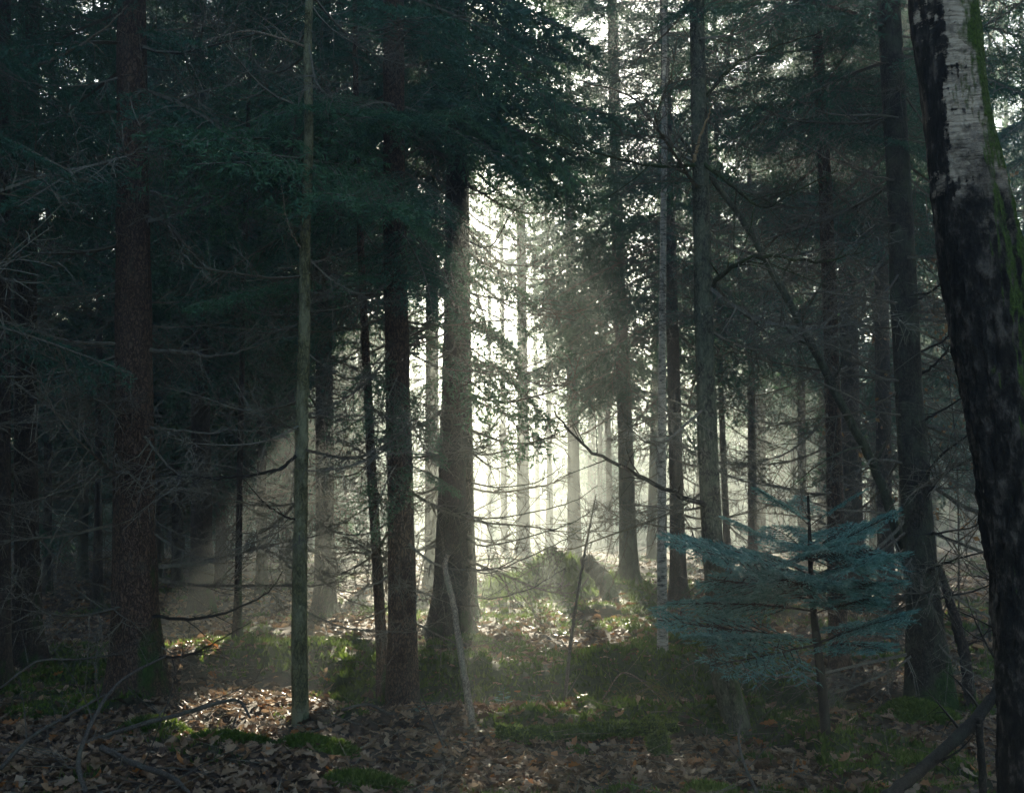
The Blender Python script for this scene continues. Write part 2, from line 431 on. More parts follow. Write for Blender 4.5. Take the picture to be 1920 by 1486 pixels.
def make_bough(seed, nsec, nter, spacing, bl, bw, L=2.0, droop=0.32, hang=0.5, flat=False, start=0.12, wide=0.34):
    r_ = np.random.default_rng(seed)
    s = np.linspace(0, 1, 9)
    ax = np.stack([s * L, 0.06 * L * np.sin(s * 2.2 + r_.random() * 6) * s, L * (0.06 * s - droop * s ** 2 + droop * 0.35 * s ** 3)], 1)
    def axp(t):
        return np.stack([np.interp(t, s, ax[:, k]) for k in range(3)], -1)
    wood = [soup_tube(ax, 0.016 * L / 2, 0.004, 3)]
    S0, S1 = [ax[3:-1]], [ax[4:]]
    for i in range(nsec):
        t = start + (0.97 - start) * (i + r_.random() * 0.6) / nsec
        if r_.random() < 0.08: continue
        side = 1 if i % 2 else -1
        p = axp(np.array(t))
        ln = L * (wide * (1 - t) ** 0.75 * min(1, 0.45 + t * 1.6) + 0.05) * (0.7 + 0.6 * r_.random())
        ang = R(38 + 26 * r_.random())
        h = hang * (0.3 + 0.9 * r_.random())
        u = np.linspace(0, 1, 4)[:, None]
        d = np.array([math.cos(ang), side * math.sin(ang), 0.05 if flat else -0.05])
        pts = p + d * u * ln + np.array([0, 0, -1]) * (h * ln * u ** 2)
        S0.append(pts[:-1]); S1.append(pts[1:])
        if nter: wood.append(soup_tube(pts[:3], 0.005, 0.003, 3))
        for j in range(nter):
            tt = 0.18 + 0.8 * (j + r_.random() * 0.5) / nter
            q = p + d * tt * ln + np.array([0, 0, -1]) * (h * ln * tt ** 2)
            sd = 1 if j % 2 else -1
            a2 = R(35 + 25 * r_.random()) * sd
            d2 = np.array([d[0] * math.cos(a2) - d[1] * math.sin(a2), d[0] * math.sin(a2) + d[1] * math.cos(a2), -0.15 - hang * r_.random() if not flat else -0.08])
            l2 = (0.30 * ln * (1 - 0.6 * tt) + 0.04) * (0.7 + 0.6 * r_.random())
            S0.append(q[None]); S1.append((q + unit(d2) * l2)[None])
    fol = blades(np.concatenate(S0), np.concatenate(S1), spacing, bl, bw, r_, 0.35 if flat else 0.75)
    return fol.astype(np.float32), np.concatenate(wood).astype(np.float32)

B_HI = [make_bough(100 + k, 30, 9, 0.013, 0.042, 0.0085, hang=0.35 + 0.12 * k) for k in range(4)]
B_MID = [make_bough(200 + k, 24, 6, 0.030, 0.088, 0.026, hang=0.5 + 0.15 * k, droop=0.34 + .05 * k) for k in range(4)]
B_DENSE = [make_bough(250 + k, 22, 5, 0.040, 0.11, 0.045, hang=0.5 + 0.15 * k, droop=0.34 + .05 * k) for k in range(4)]
B_LO = [make_bough(300 + k, 16, 3, 0.078, 0.18, 0.060, hang=0.7 + 0.1 * k, droop=0.36) for k in range(4)]
B_FIR = [make_bough(400 + k, 24, 7, 0.0072, 0.030, 0.0075, L=1.0, droop=0.16, hang=0.22, flat=True, start=0.20, wide=0.42) for k in range(4)]

def frame(dirv, roll=0.0):
    x = unit(np.asarray(dirv, float))
    up = np.array([0, 0, 1.0])
    y = unit(np.cross(up, x)); z = np.cross(x, y)
    c, s = math.cos(roll), math.sin(roll)
    return np.stack([x, y * c + z * s, -y * s + z * c], 0)   # rows

def put(soup, origin, dirv, scale, roll=0.0):
    return (soup * scale) @ frame(dirv, roll) + np.asarray(origin)

# ------------------------------------------------------------------ dead branch templates, 1 m long along +X
def grow(path, r0, r1, nsub, sublen, r_, level=2, minr=0.0011, ang=(35, 70), n=3, upbias=0.0):
    path = np.asarray(path)
    out = [soup_tube(path, r0, r1, n)]
    if level == 0: return out
    s = np.linspace(0, 1, len(path)); T = unit(np.gradient(path, axis=0))
    for i in range(nsub):
        t = 0.12 + 0.86 * (i + r_.random()) / nsub
        p = np.array([np.interp(t, s, path[:, k]) for k in range(3)])
        d = unit(np.array([np.interp(t, s, T[:, k]) for k in range(3)]))
        rv = r_.normal(size=3); rv[2] *= 0.55; rv[2] += upbias; rv -= d * rv.dot(d); rv = unit(rv)
        a = R(ang[0] + (ang[1] - ang[0]) * r_.random())
        e = unit(d * math.cos(a) + rv * math.sin(a))
        l = sublen * (1.1 - 0.75 * t) * (0.5 + r_.random())
        k = np.linspace(0, 1, 4)[:, None]
        bend = r_.normal(size=3) * 0.22; bend[2] -= 0.10
        q = p + e * l * k + bend * l * k ** 2
        rr = max(minr, (r0 + (r1 - r0) * t) * 0.5)
        out += grow(q, rr, minr * 0.7, max(2, nsub // 4), sublen * 0.38, r_, level - 1, minr, ang, 3, upbias)
    return out

def dead_template(seed, nsub, level, r0, minr, droop):
    r_ = np.random.default_rng(seed)
    s = np.linspace(0, 1, 9)
    w = r_.random(4)
    path = np.stack([s, 0.10 * np.sin(s * 3 + w[0] * 6) * s + .03 * np.sin(s * 9 + w[1] * 6) * s, -droop * s * (1.35 - s) * 1.6 + 0.03 * np.sin(s * 8 + w[2] * 6) * s], 1)
    return np.concatenate(grow(path, r0, minr, nsub, 0.30, r_, level, minr)).astype(np.float32)

D_HI = [soup_mesh('dead_branch', dead_template(500 + k, 21, 2, 0.010, 0.0019, 0.16 + 0.09 * (k % 4)), [M['dead']]) for k in range(8)]
D_MID = [soup_mesh('dead_branch_coarse', dead_template(600 + k, 14, 2, 0.014, 0.0038, 0.2 + 0.09 * (k % 3)), [M['dead']]) for k in range(6)]

def branch_obj(parent, local, az, L, templates, pitch=0.0):
    o = link('branch', templates[int(rng.integers(len(templates)))], parent)
    o.location = local
    o.rotation_euler = (rng.uniform(-0.5, 0.5), -pitch, az)
    o.scale = (L, L, L)
    return o

# ------------------------------------------------------------------ trees
NAMED = []     # (short description, base px, depth)

def trunk_path(Y, pts, H):
    """pts: (px, py, width px) from the base up; returns world points and radii up to height H"""
    P, W = [], []
    for (px, py, w) in pts:
        p = at(px, py, Y)
        P.append(p); W.append(w / F * Y / 2)
    P[0][2] = float(height(P[0][0], Y)) - 0.12
    P = np.array(P); W = np.array(W)
    top = P[-1]
    d = unit(P[-1] - P[-2]) if len(P) > 1 else np.array([0, 0, 1.0])
    d[1] = 0.0; d[0] *= 0.7
    d = unit(d)
    ext, rw = [], []
    z = top[2]; r = W[-1]
    n = max(2, int((H - z) / 1.2))
    for k in range(1, n + 1):
        f = k / n
        ext.append(top + d * ((H - z) * f)); rw.append(max(0.012, r * (1 - f) ** 0.8))
    if H > z + 0.5:
        P = np.concatenate([P, ext]); W = np.concatenate([W, rw])
    return P, W

def make_trunk(root, base, P, W, mat, n=18, flare=0.35, lobes=5, step=0.22, rough=0.05, seed=0):
    zs = [0.0]
    total = P[-1][2] - P[0][2]
    z = 0.0
    while z < total:
        z += step * (0.35 if z < 0.8 else 1.0 if z < 8 else 3.0); zs.append(min(z, total))
    zs = np.array(zs) + P[0][2]
    t = np.interp(zs, P[:, 2], np.arange(len(P)))
    sp = spline(P, 400); tt = np.linspace(0, len(P) - 1, 400)
    path = np.stack([np.interp(t, tt, sp[:, k]) for k in range(3)], 1)
    rad = np.interp(t, np.arange(len(P)), W)
    a0 = np.linspace(0, 2 * math.pi, n, endpoint=False)
    ph = rng.random() * 6.28
    hh = zs - zs[0]
    radii = []
    for k in range(len(zs)):
        fl = flare * math.exp(-max(0, hh[k] - 0.1) / 0.28)
        lob = 1 + fl * (1 + 0.75 * np.cos(lobes * a0 + ph) + 0.35 * np.cos(2 * a0 + ph * 2))
        nz = 1 + rough * (vnoise(a0 * 2.5 + 10 * ph, np.full(n, zs[k] * 3.0), seed) - 0.5) * 2 * (1 if n > 10 else 0)
        radii.append(rad[k] * lob * nz)
    V, T = tube(path, radii, n, True)
    me = mesh_from('trunk', V - base, T, True); me.materials.append(mat)
    return link('trunk', me, root), path, rad, zs

def at_height(path, zs, z):
    return np.array([np.interp(z, zs, path[:, k]) for k in range(3)])

def crown_soup(path, zs, z0, H, nb, Rmax, tmpl, top_pow=0.75, sparse=1.0, dens_low=1.0):
    fol, wood = [], []
    for i in range(nb):
        f = (i + rng.random()) / nb
        f = f ** dens_low
        z = z0 + (H - 0.3 - z0) * f
        o = at_height(path, zs, z)
        az = i * 2.399 + rng.normal() * 0.4
        L = Rmax * ((1 - f) ** top_pow * 0.92 + 0.10) * rng.uniform(0.72, 1.18)
        pit = R(-18 + 50 * f + rng.normal() * 8)
        d = np.array([math.cos(az) * math.cos(pit), math.sin(az) * math.cos(pit), math.sin(pit)])
        fo, wo = tmpl[int(rng.integers(len(tmpl)))]
        fol.append(put(fo, o, d, L / 2.0, rng.normal() * 0.25)); wood.append(put(wo, o, d, L / 2.0))
    return fol, wood

def finish_crown(root, base, fol, wood, mat, name='crown', filt=True):
    fol = np.concatenate(fol); wood = np.concatenate(wood) if len(wood) else np.zeros((0, 3, 3))
    if filt:
        fol = fol[keep_mask(fol.mean(1))]
        wood = wood[keep_mask(wood.mean(1))] if len(wood) else wood
    s = np.concatenate([fol, wood]) - base
    me = soup_mesh(name, s, [mat, M['dead']], np.concatenate([np.zeros(len(fol)), np.ones(len(wood))]))
    return link(name, me, root)

def bough_to(p, q, tmpl, roll=0.0):
    """template bough whose tip lands near q (allowing for its droop)"""
    d = q - p; L = np.linalg.norm(d)
    fo, wo = tmpl
    d = d + np.array([0, 0, 0.20 * L])
    return put(fo, p, d, L / 2.0 * 1.02, roll), put(wo, p, d, L / 2.0 * 1.02, roll)

def spruce(Y, pts, label, short, mat='bark', H=25, z0=6.0, nb=60, Rmax=2.4, tmpl=None, ndead=20, dz=(0.7, 6.0), dl=(0.7, 1.8),
           boughs=(), group=None, flare=0.35, n=18, name='spruce_tree', crown=True, dead=None, cat='tree', step=0.22, dens_low=1.0):
    P, W = trunk_path(Y, pts, H)
    base = np.array([P[0][0], P[0][1], float(height(P[0][0], P[0][1]))])
    root = empty(name, base)
    tag(root, label, cat, group)
    NAMED.append((short, pts[0][0], Y))
    tr, path, rad, zs = make_trunk(root, base, P, W, M[mat], n, flare, step=step, seed=int(Y * 10))
    tmpl = tmpl or (B_HI if Y < 12.5 else B_MID if Y < 30 else B_LO)
    if crown:
        fol, wood = crown_soup(path, zs, z0, H, nb, Rmax, tmpl, dens_low=dens_low)
        finish_crown(root, base, fol, wood, M['needle'])
    for (px, py, qx, qy, qY, *rest) in boughs:
        p = at(px, py, Y)
        t = tmpl[int(rng.integers(len(tmpl)))]
        fo, wo = bough_to(p, at(qx, qy, qY), t, rng.normal() * 0.2)
        finish_crown(root, base, [fo], [wo], M['needle_fresh_lit'], 'bough', False)
    tm = dead or (D_HI if Y < 15 else D_MID)
    for i in range(ndead):
        z = base[2] + dz[0] + (dz[1] - dz[0]) * (i + rng.random()) / ndead
        p = at_height(path, zs, z)
        branch_obj(root, p - base, rng.random() * 6.283, rng.uniform(*dl), tm, R(rng.normal() * 12 + 4))
    return root, base, path, zs

T = {}
# ---- nearest trunks, left to right
T['edge'] = spruce(11, [(-2, 1245, 46), (4, 1000, 30), (6, 600, 26), (8, 0, 24)], 'black spruce trunk cut by the left edge of the frame', 'the trunk at the left edge', z0=5.0, nb=80, ndead=14, dz=(1.5, 6))
T['dark'] = spruce(13, [(52, 1190, 66), (50, 1000, 42), (48, 600, 40), (55, 0, 40)], 'straight almost black spruce trunk standing left of the big brown spruce', 'the black left spruce', z0=5.2, nb=110, ndead=26, dz=(1.2, 6.5))
T['big'] = spruce(10, [(260, 1312, 104), (254, 1180, 88), (252, 1000, 78), (250, 500, 64), (246, 0, 54)], 'big brown spruce with thick straight trunk and flared mossy foot, left foreground', 'the big left spruce', 'bark_red', z0=4.6, nb=100, ndead=40, dz=(0.7, 6.2), dl=(0.8, 2.2), flare=0.30, n=26)
T['pole'] = spruce(8.7, [(565, 1358, 30), (561, 1180, 29), (563, 1000, 26), (566, 800, 25), (571, 600, 22), (572, 450, 21), (579, 250, 18), (577, 100, 17), (580, 0, 15)], 'young smooth olive green trunk standing alone in front, slim as a pole', 'the olive young trunk', 'bark_smooth', H=12, z0=8.2, nb=24, Rmax=1.4, ndead=44, dz=(0.8, 6.2), dl=(0.2, 1.6), flare=0.12, name='young_spruce')
T['twin_thin'] = spruce(11, [(718, 1275, 24), (715, 1200, 20), (698, 900, 18), (688, 700, 16), (675, 430, 13), (668, 200, 11)], 'thin brown trunk leaning beside the thicker dark spruce', 'the thin leaning brown trunk', 'bark_red', H=12, z0=6.0, nb=30, Rmax=1.3, ndead=18, dz=(0.8, 6), dl=(0.5, 1.3), flare=0.2, name='young_spruce')
T['twin'] = spruce(10.5, [(757, 1298, 68), (754, 1150, 52), (752, 1000, 49), (745, 700, 46), (740, 400, 44), (738, 0, 40)], 'dark spruce with hanging green boughs, its foot touching the thin brown trunk', 'the dark twin spruce', 'bark_red', z0=4.0, nb=96, Rmax=2.3, ndead=34, dz=(0.8, 5), dl=(0.7, 1.9), flare=0.30, n=24,
    boughs=[(735, 330, 240, 335, 8.3), (735, 300, 360, 300, 8.2), (735, 345, 420, 345, 8.0), (735, 420, 620, 400, 8.0), (735, 360, 520, 330, 8.1), (738, 250, 500, 240, 8.3), (740, 520, 365, 600, 8.9), (745, 250, 420, 190, 9.2), (748, 250, 895, 215, 9.2), (748, 700, 700, 830, 9.6), (752, 760, 800, 880, 9.6), (755, 870, 850, 930, 9.8), (745, 640, 610, 830, 10.0), (752, 860, 690, 1010, 9.6), (745, 200, 640, 250, 8.9), (745, 420, 850, 560, 9.6)])
T['tall'] = spruce(16, [(840, 1190, 92), (845, 1100, 62), (848, 900, 52), (853, 700, 48), (855, 500, 44), (857, 260, 38), (858, 0, 34)], 'tall dark spruce in the middle, sky glowing on both sides of its upper trunk', 'the tall middle spruce', z0=7.6, nb=180, Rmax=3.3, ndead=44, dz=(1.2, 7.4), dl=(0.9, 2.4), flare=0.32, n=24,
    boughs=[(860, 560, 985, 720, 15), (858, 520, 1020, 560, 15.3), (862, 640, 1030, 800, 15.2), (865, 700, 985, 860, 14.6), (862, 660, 900, 760, 14.5), (850, 700, 770, 760, 15), (860, 200, 1100, 330, 14.4), (860, 160, 1000, 300, 14), (860, 230, 960, 330, 14.2), (860, 60, 1060, 200, 14), (862, 600, 960, 660, 14.3), (858, 300, 1000, 430, 16.5)])
T['tall_behind'] = spruce(18, [(880, 1170, 34), (878, 950, 21), (874, 600, 18), (870, 200, 15)], 'slim dark spruce half hidden right behind the tall middle spruce', 'the half hidden slim spruce', z0=8, nb=120, ndead=14, dz=(2, 8))
T['pale_left'] = spruce(27, [(812, 1110, 32), (810, 900, 26), (810, 500, 23), (808, 200, 20)], 'grey hazy spruce trunk between the dark twin spruce and the tall middle one', 'the grey hazy trunk', 'bark', z0=9, nb=120, Rmax=2.8, ndead=18, dz=(2, 9), dl=(0.8, 2))
T['clear_a'] = spruce(45, [(981, 1050, 27), (980, 800, 21), (978, 500, 18), (976, 350, 16)], 'palest trunk, dissolving in the bright mist behind the mossy mound', 'the palest misty trunk', z0=8.0, nb=130, Rmax=2.8, ndead=12, dz=(3, 12), dl=(1, 2), n=14)
T['clear_b'] = spruce(38, [(1078, 1050, 28), (1075, 850, 22), (1071, 600, 20), (1068, 400, 18)], 'straight misty spruce rising behind the right end of the mossy mound', 'the straight misty spruce', z0=7.0, nb=170, Rmax=2.8, ndead=14, dz=(2.5, 11), dl=(1, 2.2), n=14)
T['clear_c'] = spruce(27, [(1181, 1112, 44), (1177, 1000, 32), (1172, 800, 28), (1158, 450, 24), (1150, 100, 21)], 'grey green spruce with flared foot standing on the sunlit clearing', 'the spruce on the clearing', 'bark_green', z0=5.2, nb=210, Rmax=3.0, ndead=24, dz=(1.8, 8), dl=(0.9, 2.2), n=16)
T['birchlet'] = spruce(12, [(1243, 1290, 20), (1241, 1000, 17), (1241, 800, 15), (1243, 500, 13), (1246, 200, 11)], 'slender white birch stem with dark bands', 'the slender white birch', 'birch_slim', H=11, ndead=14, dz=(1.4, 6), dl=(0.5, 1.2), flare=0.1, crown=False, name='birch_tree', n=12)
T['dark_r'] = spruce(21, [(1273, 1158, 36), (1269, 950, 27), (1258, 500, 22), (1247, 100, 17)], 'dark spruce trunk right behind the slender white birch', 'the dark spruce', z0=5.6, nb=150, Rmax=2.8, ndead=30, dz=(1.6, 7.5), dl=(0.8, 2.2), n=16)
T['mossy'] = spruce(8.5, [(1392, 1392, 54), (1376, 1335, 48), (1352, 1240, 44), (1343, 1120, 41), (1330, 900, 38), (1320, 600, 35), (1313, 300, 32), (1306, 0, 28)], 'grey green mossy trunk with bent foot behind the blue green fir', 'the grey mossy trunk', 'bark_foot', H=15, z0=9.0, nb=20, Rmax=1.8, ndead=24, dz=(1.2, 6), dl=(0.6, 1.8), flare=0.12, n=22, name='deciduous_tree')
T['mossy_behind'] = spruce(24, [(1368, 1080, 15), (1358, 900, 12), (1348, 600, 10), (1344, 300, 9)], 'very thin dark trunk just right of the grey mossy trunk', 'the very thin dark trunk', z0=9, nb=34, Rmax=1.5, ndead=10, dz=(1.5, 8), n=12)
T['mid_r'] = spruce(11.5, [(1577, 1302, 40), (1570, 1150, 34), (1565, 900, 30), (1557, 600, 28), (1545, 300, 25), (1532, 60, 22)], 'slim red brown spruce seen behind the top of the blue green fir', 'the slim red brown spruce', 'bark_red', H=16, z0=5.6, nb=140, Rmax=1.9, ndead=32, dz=(1.2, 6.5), dl=(0.7, 2.0), flare=0.2, n=18)
T['mid_r2'] = spruce(22, [(1608, 1150, 44), (1600, 1000, 36), (1588, 500, 32), (1572, 100, 28)], 'broad hazy spruce just behind the slim red brown one', 'the hazy broad spruce', z0=7.5, nb=180, Rmax=2.9, ndead=30, dz=(1.2, 8), dl=(0.9, 2.4), n=16)
T['right_b'] = spruce(20, [(1664, 1130, 34), (1660, 1000, 29), (1655, 700, 27), (1650, 350, 25), (1645, 0, 22)], 'grey straight spruce left of the big right spruce', 'the grey straight spruce', z0=7.0, nb=170, Rmax=2.6, ndead=28, dz=(1.5, 7.5), dl=(0.8, 2.2), n=16)
T['right'] = spruce(10, [(1747, 1292, 92), (1735, 1160, 66), (1728, 1080, 58), (1715, 900, 54), (1697, 600, 50), (1683, 300, 46), (1666, 0, 44)], 'big dark spruce with mossy flared foot, left of the leaning birch', 'the big right spruce', 'bark_mossy', z0=5.8, nb=130, Rmax=2.4, ndead=54, dz=(0.5, 6.2), dl=(0.8, 2.3), flare=0.25, n=26)
T['hidden'] = spruce(31, [(736, 1080, 24), (735, 600, 20), (734, 200, 16)], 'far spruce added behind the dark twin spruce to block a sunbeam', 'the hidden far spruce', z0=9.5, H=27, nb=170, Rmax=3.2, ndead=4, dz=(5, 9), tmpl=B_DENSE, n=12)  # added tree: its dense crown blocks a stray beam at the upper left
NAMED.pop()
# ---- further trunks that can be told apart
T['l1'] = spruce(20, [(186, 1070, 20), (185, 900, 13), (186, 550, 12), (188, 200, 10)], 'thin dark trunk between the black left spruce and the big brown one', 'the thin dark left trunk', z0=6, nb=100, Rmax=2.2, ndead=16, dz=(1.5, 7), n=14)
T['l2'] = spruce(24, [(92, 1055, 18), (90, 900, 14), (90, 500, 12)], 'dim slender trunk just right of the black left spruce', 'the dim slender trunk', z0=6, nb=110, Rmax=2.4, ndead=14, dz=(1.5, 7), n=14)
T['l3'] = spruce(19, [(380, 1085, 46), (378, 900, 36), (374, 650, 33), (372, 300, 28)], 'dark spruce right of the big brown one, half lost in low boughs', 'the dark spruce in low boughs', z0=4.4, nb=130, Rmax=2.9, ndead=24, dz=(1.0, 5), n=16)
T['l4'] = spruce(13, [(445, 1212, 17), (448, 1000, 12), (455, 620, 10), (462, 350, 9)], 'bare pencil thin trunk standing in the left shaft of sunlight', 'the pencil thin trunk', H=11, z0=5.5, nb=36, Rmax=1.4, ndead=16, dz=(1, 5), dl=(.4, 1.2), n=12, name='young_spruce')
T['l5'] = spruce(24, [(492, 1090, 22), (490, 850, 17), (486, 500, 15)], 'faint grey trunk just left of the olive young trunk', 'the faint trunk', z0=5.0, nb=140, Rmax=2.6, ndead=16, dz=(1.5, 7), n=14)
T['l6'] = spruce(18.5, [(610, 1155, 46), (609, 1000, 36), (608, 700, 32), (606, 400, 29)], 'grey spruce trunk right of the olive young trunk, sunbeam across its middle', 'the grey spruce by the olive trunk', z0=5.6, nb=150, Rmax=2.8, ndead=34, dz=(1.2, 7.5), dl=(0.8, 2.2), n=16)

spruce(8.5, [(-190, 1360, 70), (-190, 1000, 60), (-190, 0, 50)], 'spruce added beyond the left edge to darken that corner, boughs reaching in', 'x', z0=3.4, nb=80, ndead=14, dz=(1.2, 5), dl=(1, 2.4))  # added outside the frame to shut out sky on the left
NAMED.pop()
spruce(12.5, [(-260, 1230, 60), (-260, 600, 50), (-260, 0, 40)], 'second spruce added beyond the left edge to darken that corner, further back', 'x', z0=3.0, nb=90, ndead=14, dz=(1.2, 5), dl=(1, 2.4))  # second added tree outside the frame, also shutting out sky
NAMED.pop()
print('named trees', len(NAMED))
# ---- the stand behind: every trunk a tree of its own
pos = [(t[1][0], t[1][1]) for t in T.values()]
BG = []
tries = 0
brng = np.random.default_rng(21)
while len(BG) < 122 and tries < 20000:
    tries += 1
    Y = 17 + 60 * brng.random() ** 0.75
    px = brng.uniform(-140, 640) if brng.random() < 0.46 else brng.uniform(640, 2040)
    x = (px - 960) / F * Y
    u = x - Y * TA
    if -2.0 < u < 5.0 and Y < 47: continue
    if any(abs(u - g[0]) < g[2] * 0.75 and g[1] + TE * Y < 21 for g in GAPS[1:5]): continue
    if px > 620 and brng.random() < 0.25: continue
    if any((x - a) ** 2 + (Y - b) ** 2 < (2.3 if Y < 40 else 3.0) ** 2 for a, b in pos): continue
    if any(abs(px - q[1]) < 26 for q in NAMED if abs(q[2] - Y) > 3 and q[2] > 15): continue
    pos.append((x, Y)); BG.append((px, Y))
BG.sort()
order = sorted(NAMED, key=lambda q: q[1])
def between(px):
    l = [q for q in order if q[1] <= px]; r = [q for q in order if q[1] > px]
    if not l: return 'beyond ' + r[0][0]
    if not r: return 'beyond ' + l[-1][0]
    return 'between ' + l[-1][0].replace('the ', '', 1) + ' and ' + r[0][0].replace('the ', '', 1)
slots = {}
for i, (px, Y) in enumerate(BG): slots.setdefault(between(px), []).append(i)
ORD = ['leftmost', 'second', 'third', 'fourth', 'fifth', 'sixth', 'seventh', 'eighth', 'ninth', 'tenth', 'eleventh', 'twelfth', 'thirteenth', 'fourteenth', 'fifteenth', 'sixteenth', 'seventeenth', 'eighteenth', 'nineteenth', 'twentieth', 'twenty-first', 'twenty-second']
for where, ids in slots.items():
    for k, i in enumerate(ids):
        px, Y = BG[i]
        w = rng.uniform(0.20, 0.34) / Y * F
        if len(ids) == 1: lab = 'faint far spruce ' + where
        else: lab = (ORD[k] if k == 0 or k < len(ids) - 1 else 'rightmost') + ' far spruce ' + where
        u = px - 960
        dense = px < 620
        z0 = rng.uniform(2.5, 5.0) if dense else rng.uniform(4, 7) if px > 1450 or Y > 46 else rng.uniform(6, 9)
        n0 = len(NAMED)
        base_y = project((0, Y, 0.4))[1]
        lean = rng.normal() * 10
        spruce(Y, [(px, base_y, w * 1.15), (px + lean * .5, base_y - 400, w * .8), (px + lean, base_y - 800, w * .55)], lab, 'bg', rng.choice(['bark', 'bark_green', 'bark_red']),
               H=rng.uniform(24, 30) if dense else rng.uniform(21, 27), z0=z0, nb=(120 if dense else 92) if Y < 40 else (90 if dense else 66), Rmax=rng.uniform(2.5, 3.3), ndead=12 if Y < 40 else 5, dz=(1.5, z0 + 1), dl=(0.8, 2.2), dead=D_MID, n=10, step=0.8,
               tmpl=B_DENSE if dense and Y < 48 else B_MID if Y < 24 else B_LO, group='far spruces of the stand behind')
        del NAMED[n0:]

# ---- the wood beyond, on both sides of the open forest edge: one far mass, made tall and dense to block the sun
def far_wood():
    fol, trunks = [], []
    for i in range(400):
        x = rng.uniform(-70, -9) if i < 240 else rng.uniform(-9, 62)
        y = rng.uniform(62 if x < -12 else 82, 112)
        H = rng.uniform(26, 32)
        for k in range(46):
            f = k / 46; z = 0.8 + (H - 1) * f; a = k * 2.4 + rng.random()
            L = 3.6 * ((1 - f) ** .8 + .08) * rng.uniform(.75, 1.2)
            fo = B_LO[k % 4][0][int(rng.integers(3))::3]
            c = fo.mean(1, keepdims=True)
            fol.append(put(c + (fo - c) * 1.7, (x, y, z), (math.cos(a), math.sin(a), -0.2), L / 2))
    for i in range(110):
        y = rng.uniform(118, 150); x = rng.uniform(-34, 34); H = rng.uniform(13, 19)
        V, t = tube(np.array([[x, y, 0.3], [x, y, H]]), [0.2, 0.03], 5); trunks.append(V[t])
        for k in range(40):
            f = k / 40; z = 1.5 + (H - 1.5) * f; a = k * 2.4 + rng.random()
            L = 3.0 * ((1 - f) ** .8 + .08) * rng.uniform(.75, 1.2)
            fo = B_LO[k % 4][0][int(rng.integers(3))::3]; c = fo.mean(1, keepdims=True)
            fol.append(put(c + (fo - c) * 1.6, (x, y, z), (math.cos(a), math.sin(a), -0.2), L / 2))
    fol = np.concatenate(fol)
    fol = fol[keep_mask(fol.mean(1)) | (fol.mean(1)[:, 1] > 114)]
    fol = np.concatenate([fol] + trunks)
    tag(link('far_wood', soup_mesh('far_wood', fol, [M['needle']])), 'dark far wood closing the view between the trunks', 'wood', kind='stuff')
far_wood()

def shade_wood():  # added trees out of view, there to cut the sky light
    '''unseen spruces added behind and beside the viewpoint to shut out the open sky'''
    fol, wood = [], []
    spots = []
    for i in range(4000):
        x, y = rng.uniform(-24, 24), rng.uniform(-24, 16)
        if y > -2.0 and abs(x) < y * 0.56 + 4.2: continue
        if y < 2.0 and abs(x) < 9.5: continue  # opening shaped to let sky light fill the foreground
        if any((x - a) ** 2 + (y - b) ** 2 < 3.1 ** 2 for a, b in spots): continue
        if x > -3 and any((x - a) ** 2 + (y - b) ** 2 < 4.6 ** 2 for a, b in spots): continue
        spots.append((x, y))
    for (x, y) in spots:
        H = rng.uniform(20, 26); z0 = rng.uniform(5.0, 8.0) if x > -3 else rng.uniform(2.6, 4.5); g = float(height(x, y))
        V, t = tube(np.array([[x, y, g - .2], [x + .05, y, g + 1], [x, y, g + 10], [x, y, H]]), [0.24, 0.17, 0.12, 0.02], 8)
        wood.append(V[t])
        for k in range(64):
            f = k / 64; z = z0 + (H - z0) * f; a = k * 2.4 + rng.random()
            L = 3.3 * ((1 - f) ** .75 + .08) * rng.uniform(.75, 1.2)
            fo = B_LO[k % 4][0][int(rng.integers(2))::2]
            c = fo.mean(1, keepdims=True)
            fol.append(put(c + (fo - c) * 1.5, (x, y, z), (math.cos(a), math.sin(a), -0.2), L / 2))
    fol = np.concatenate(fol); wood = np.concatenate(wood)
    fol = fol[keep_mask(fol.mean(1))]
    me = soup_mesh('shade_wood', np.concatenate([fol, wood]), [M['needle'], M['bark']], np.concatenate([np.zeros(len(fol)), np.ones(len(wood))]))
    tag(link('shade_wood', me), 'unseen spruces added around the viewpoint to shut out open sky', 'wood', kind='stuff')
shade_wood()

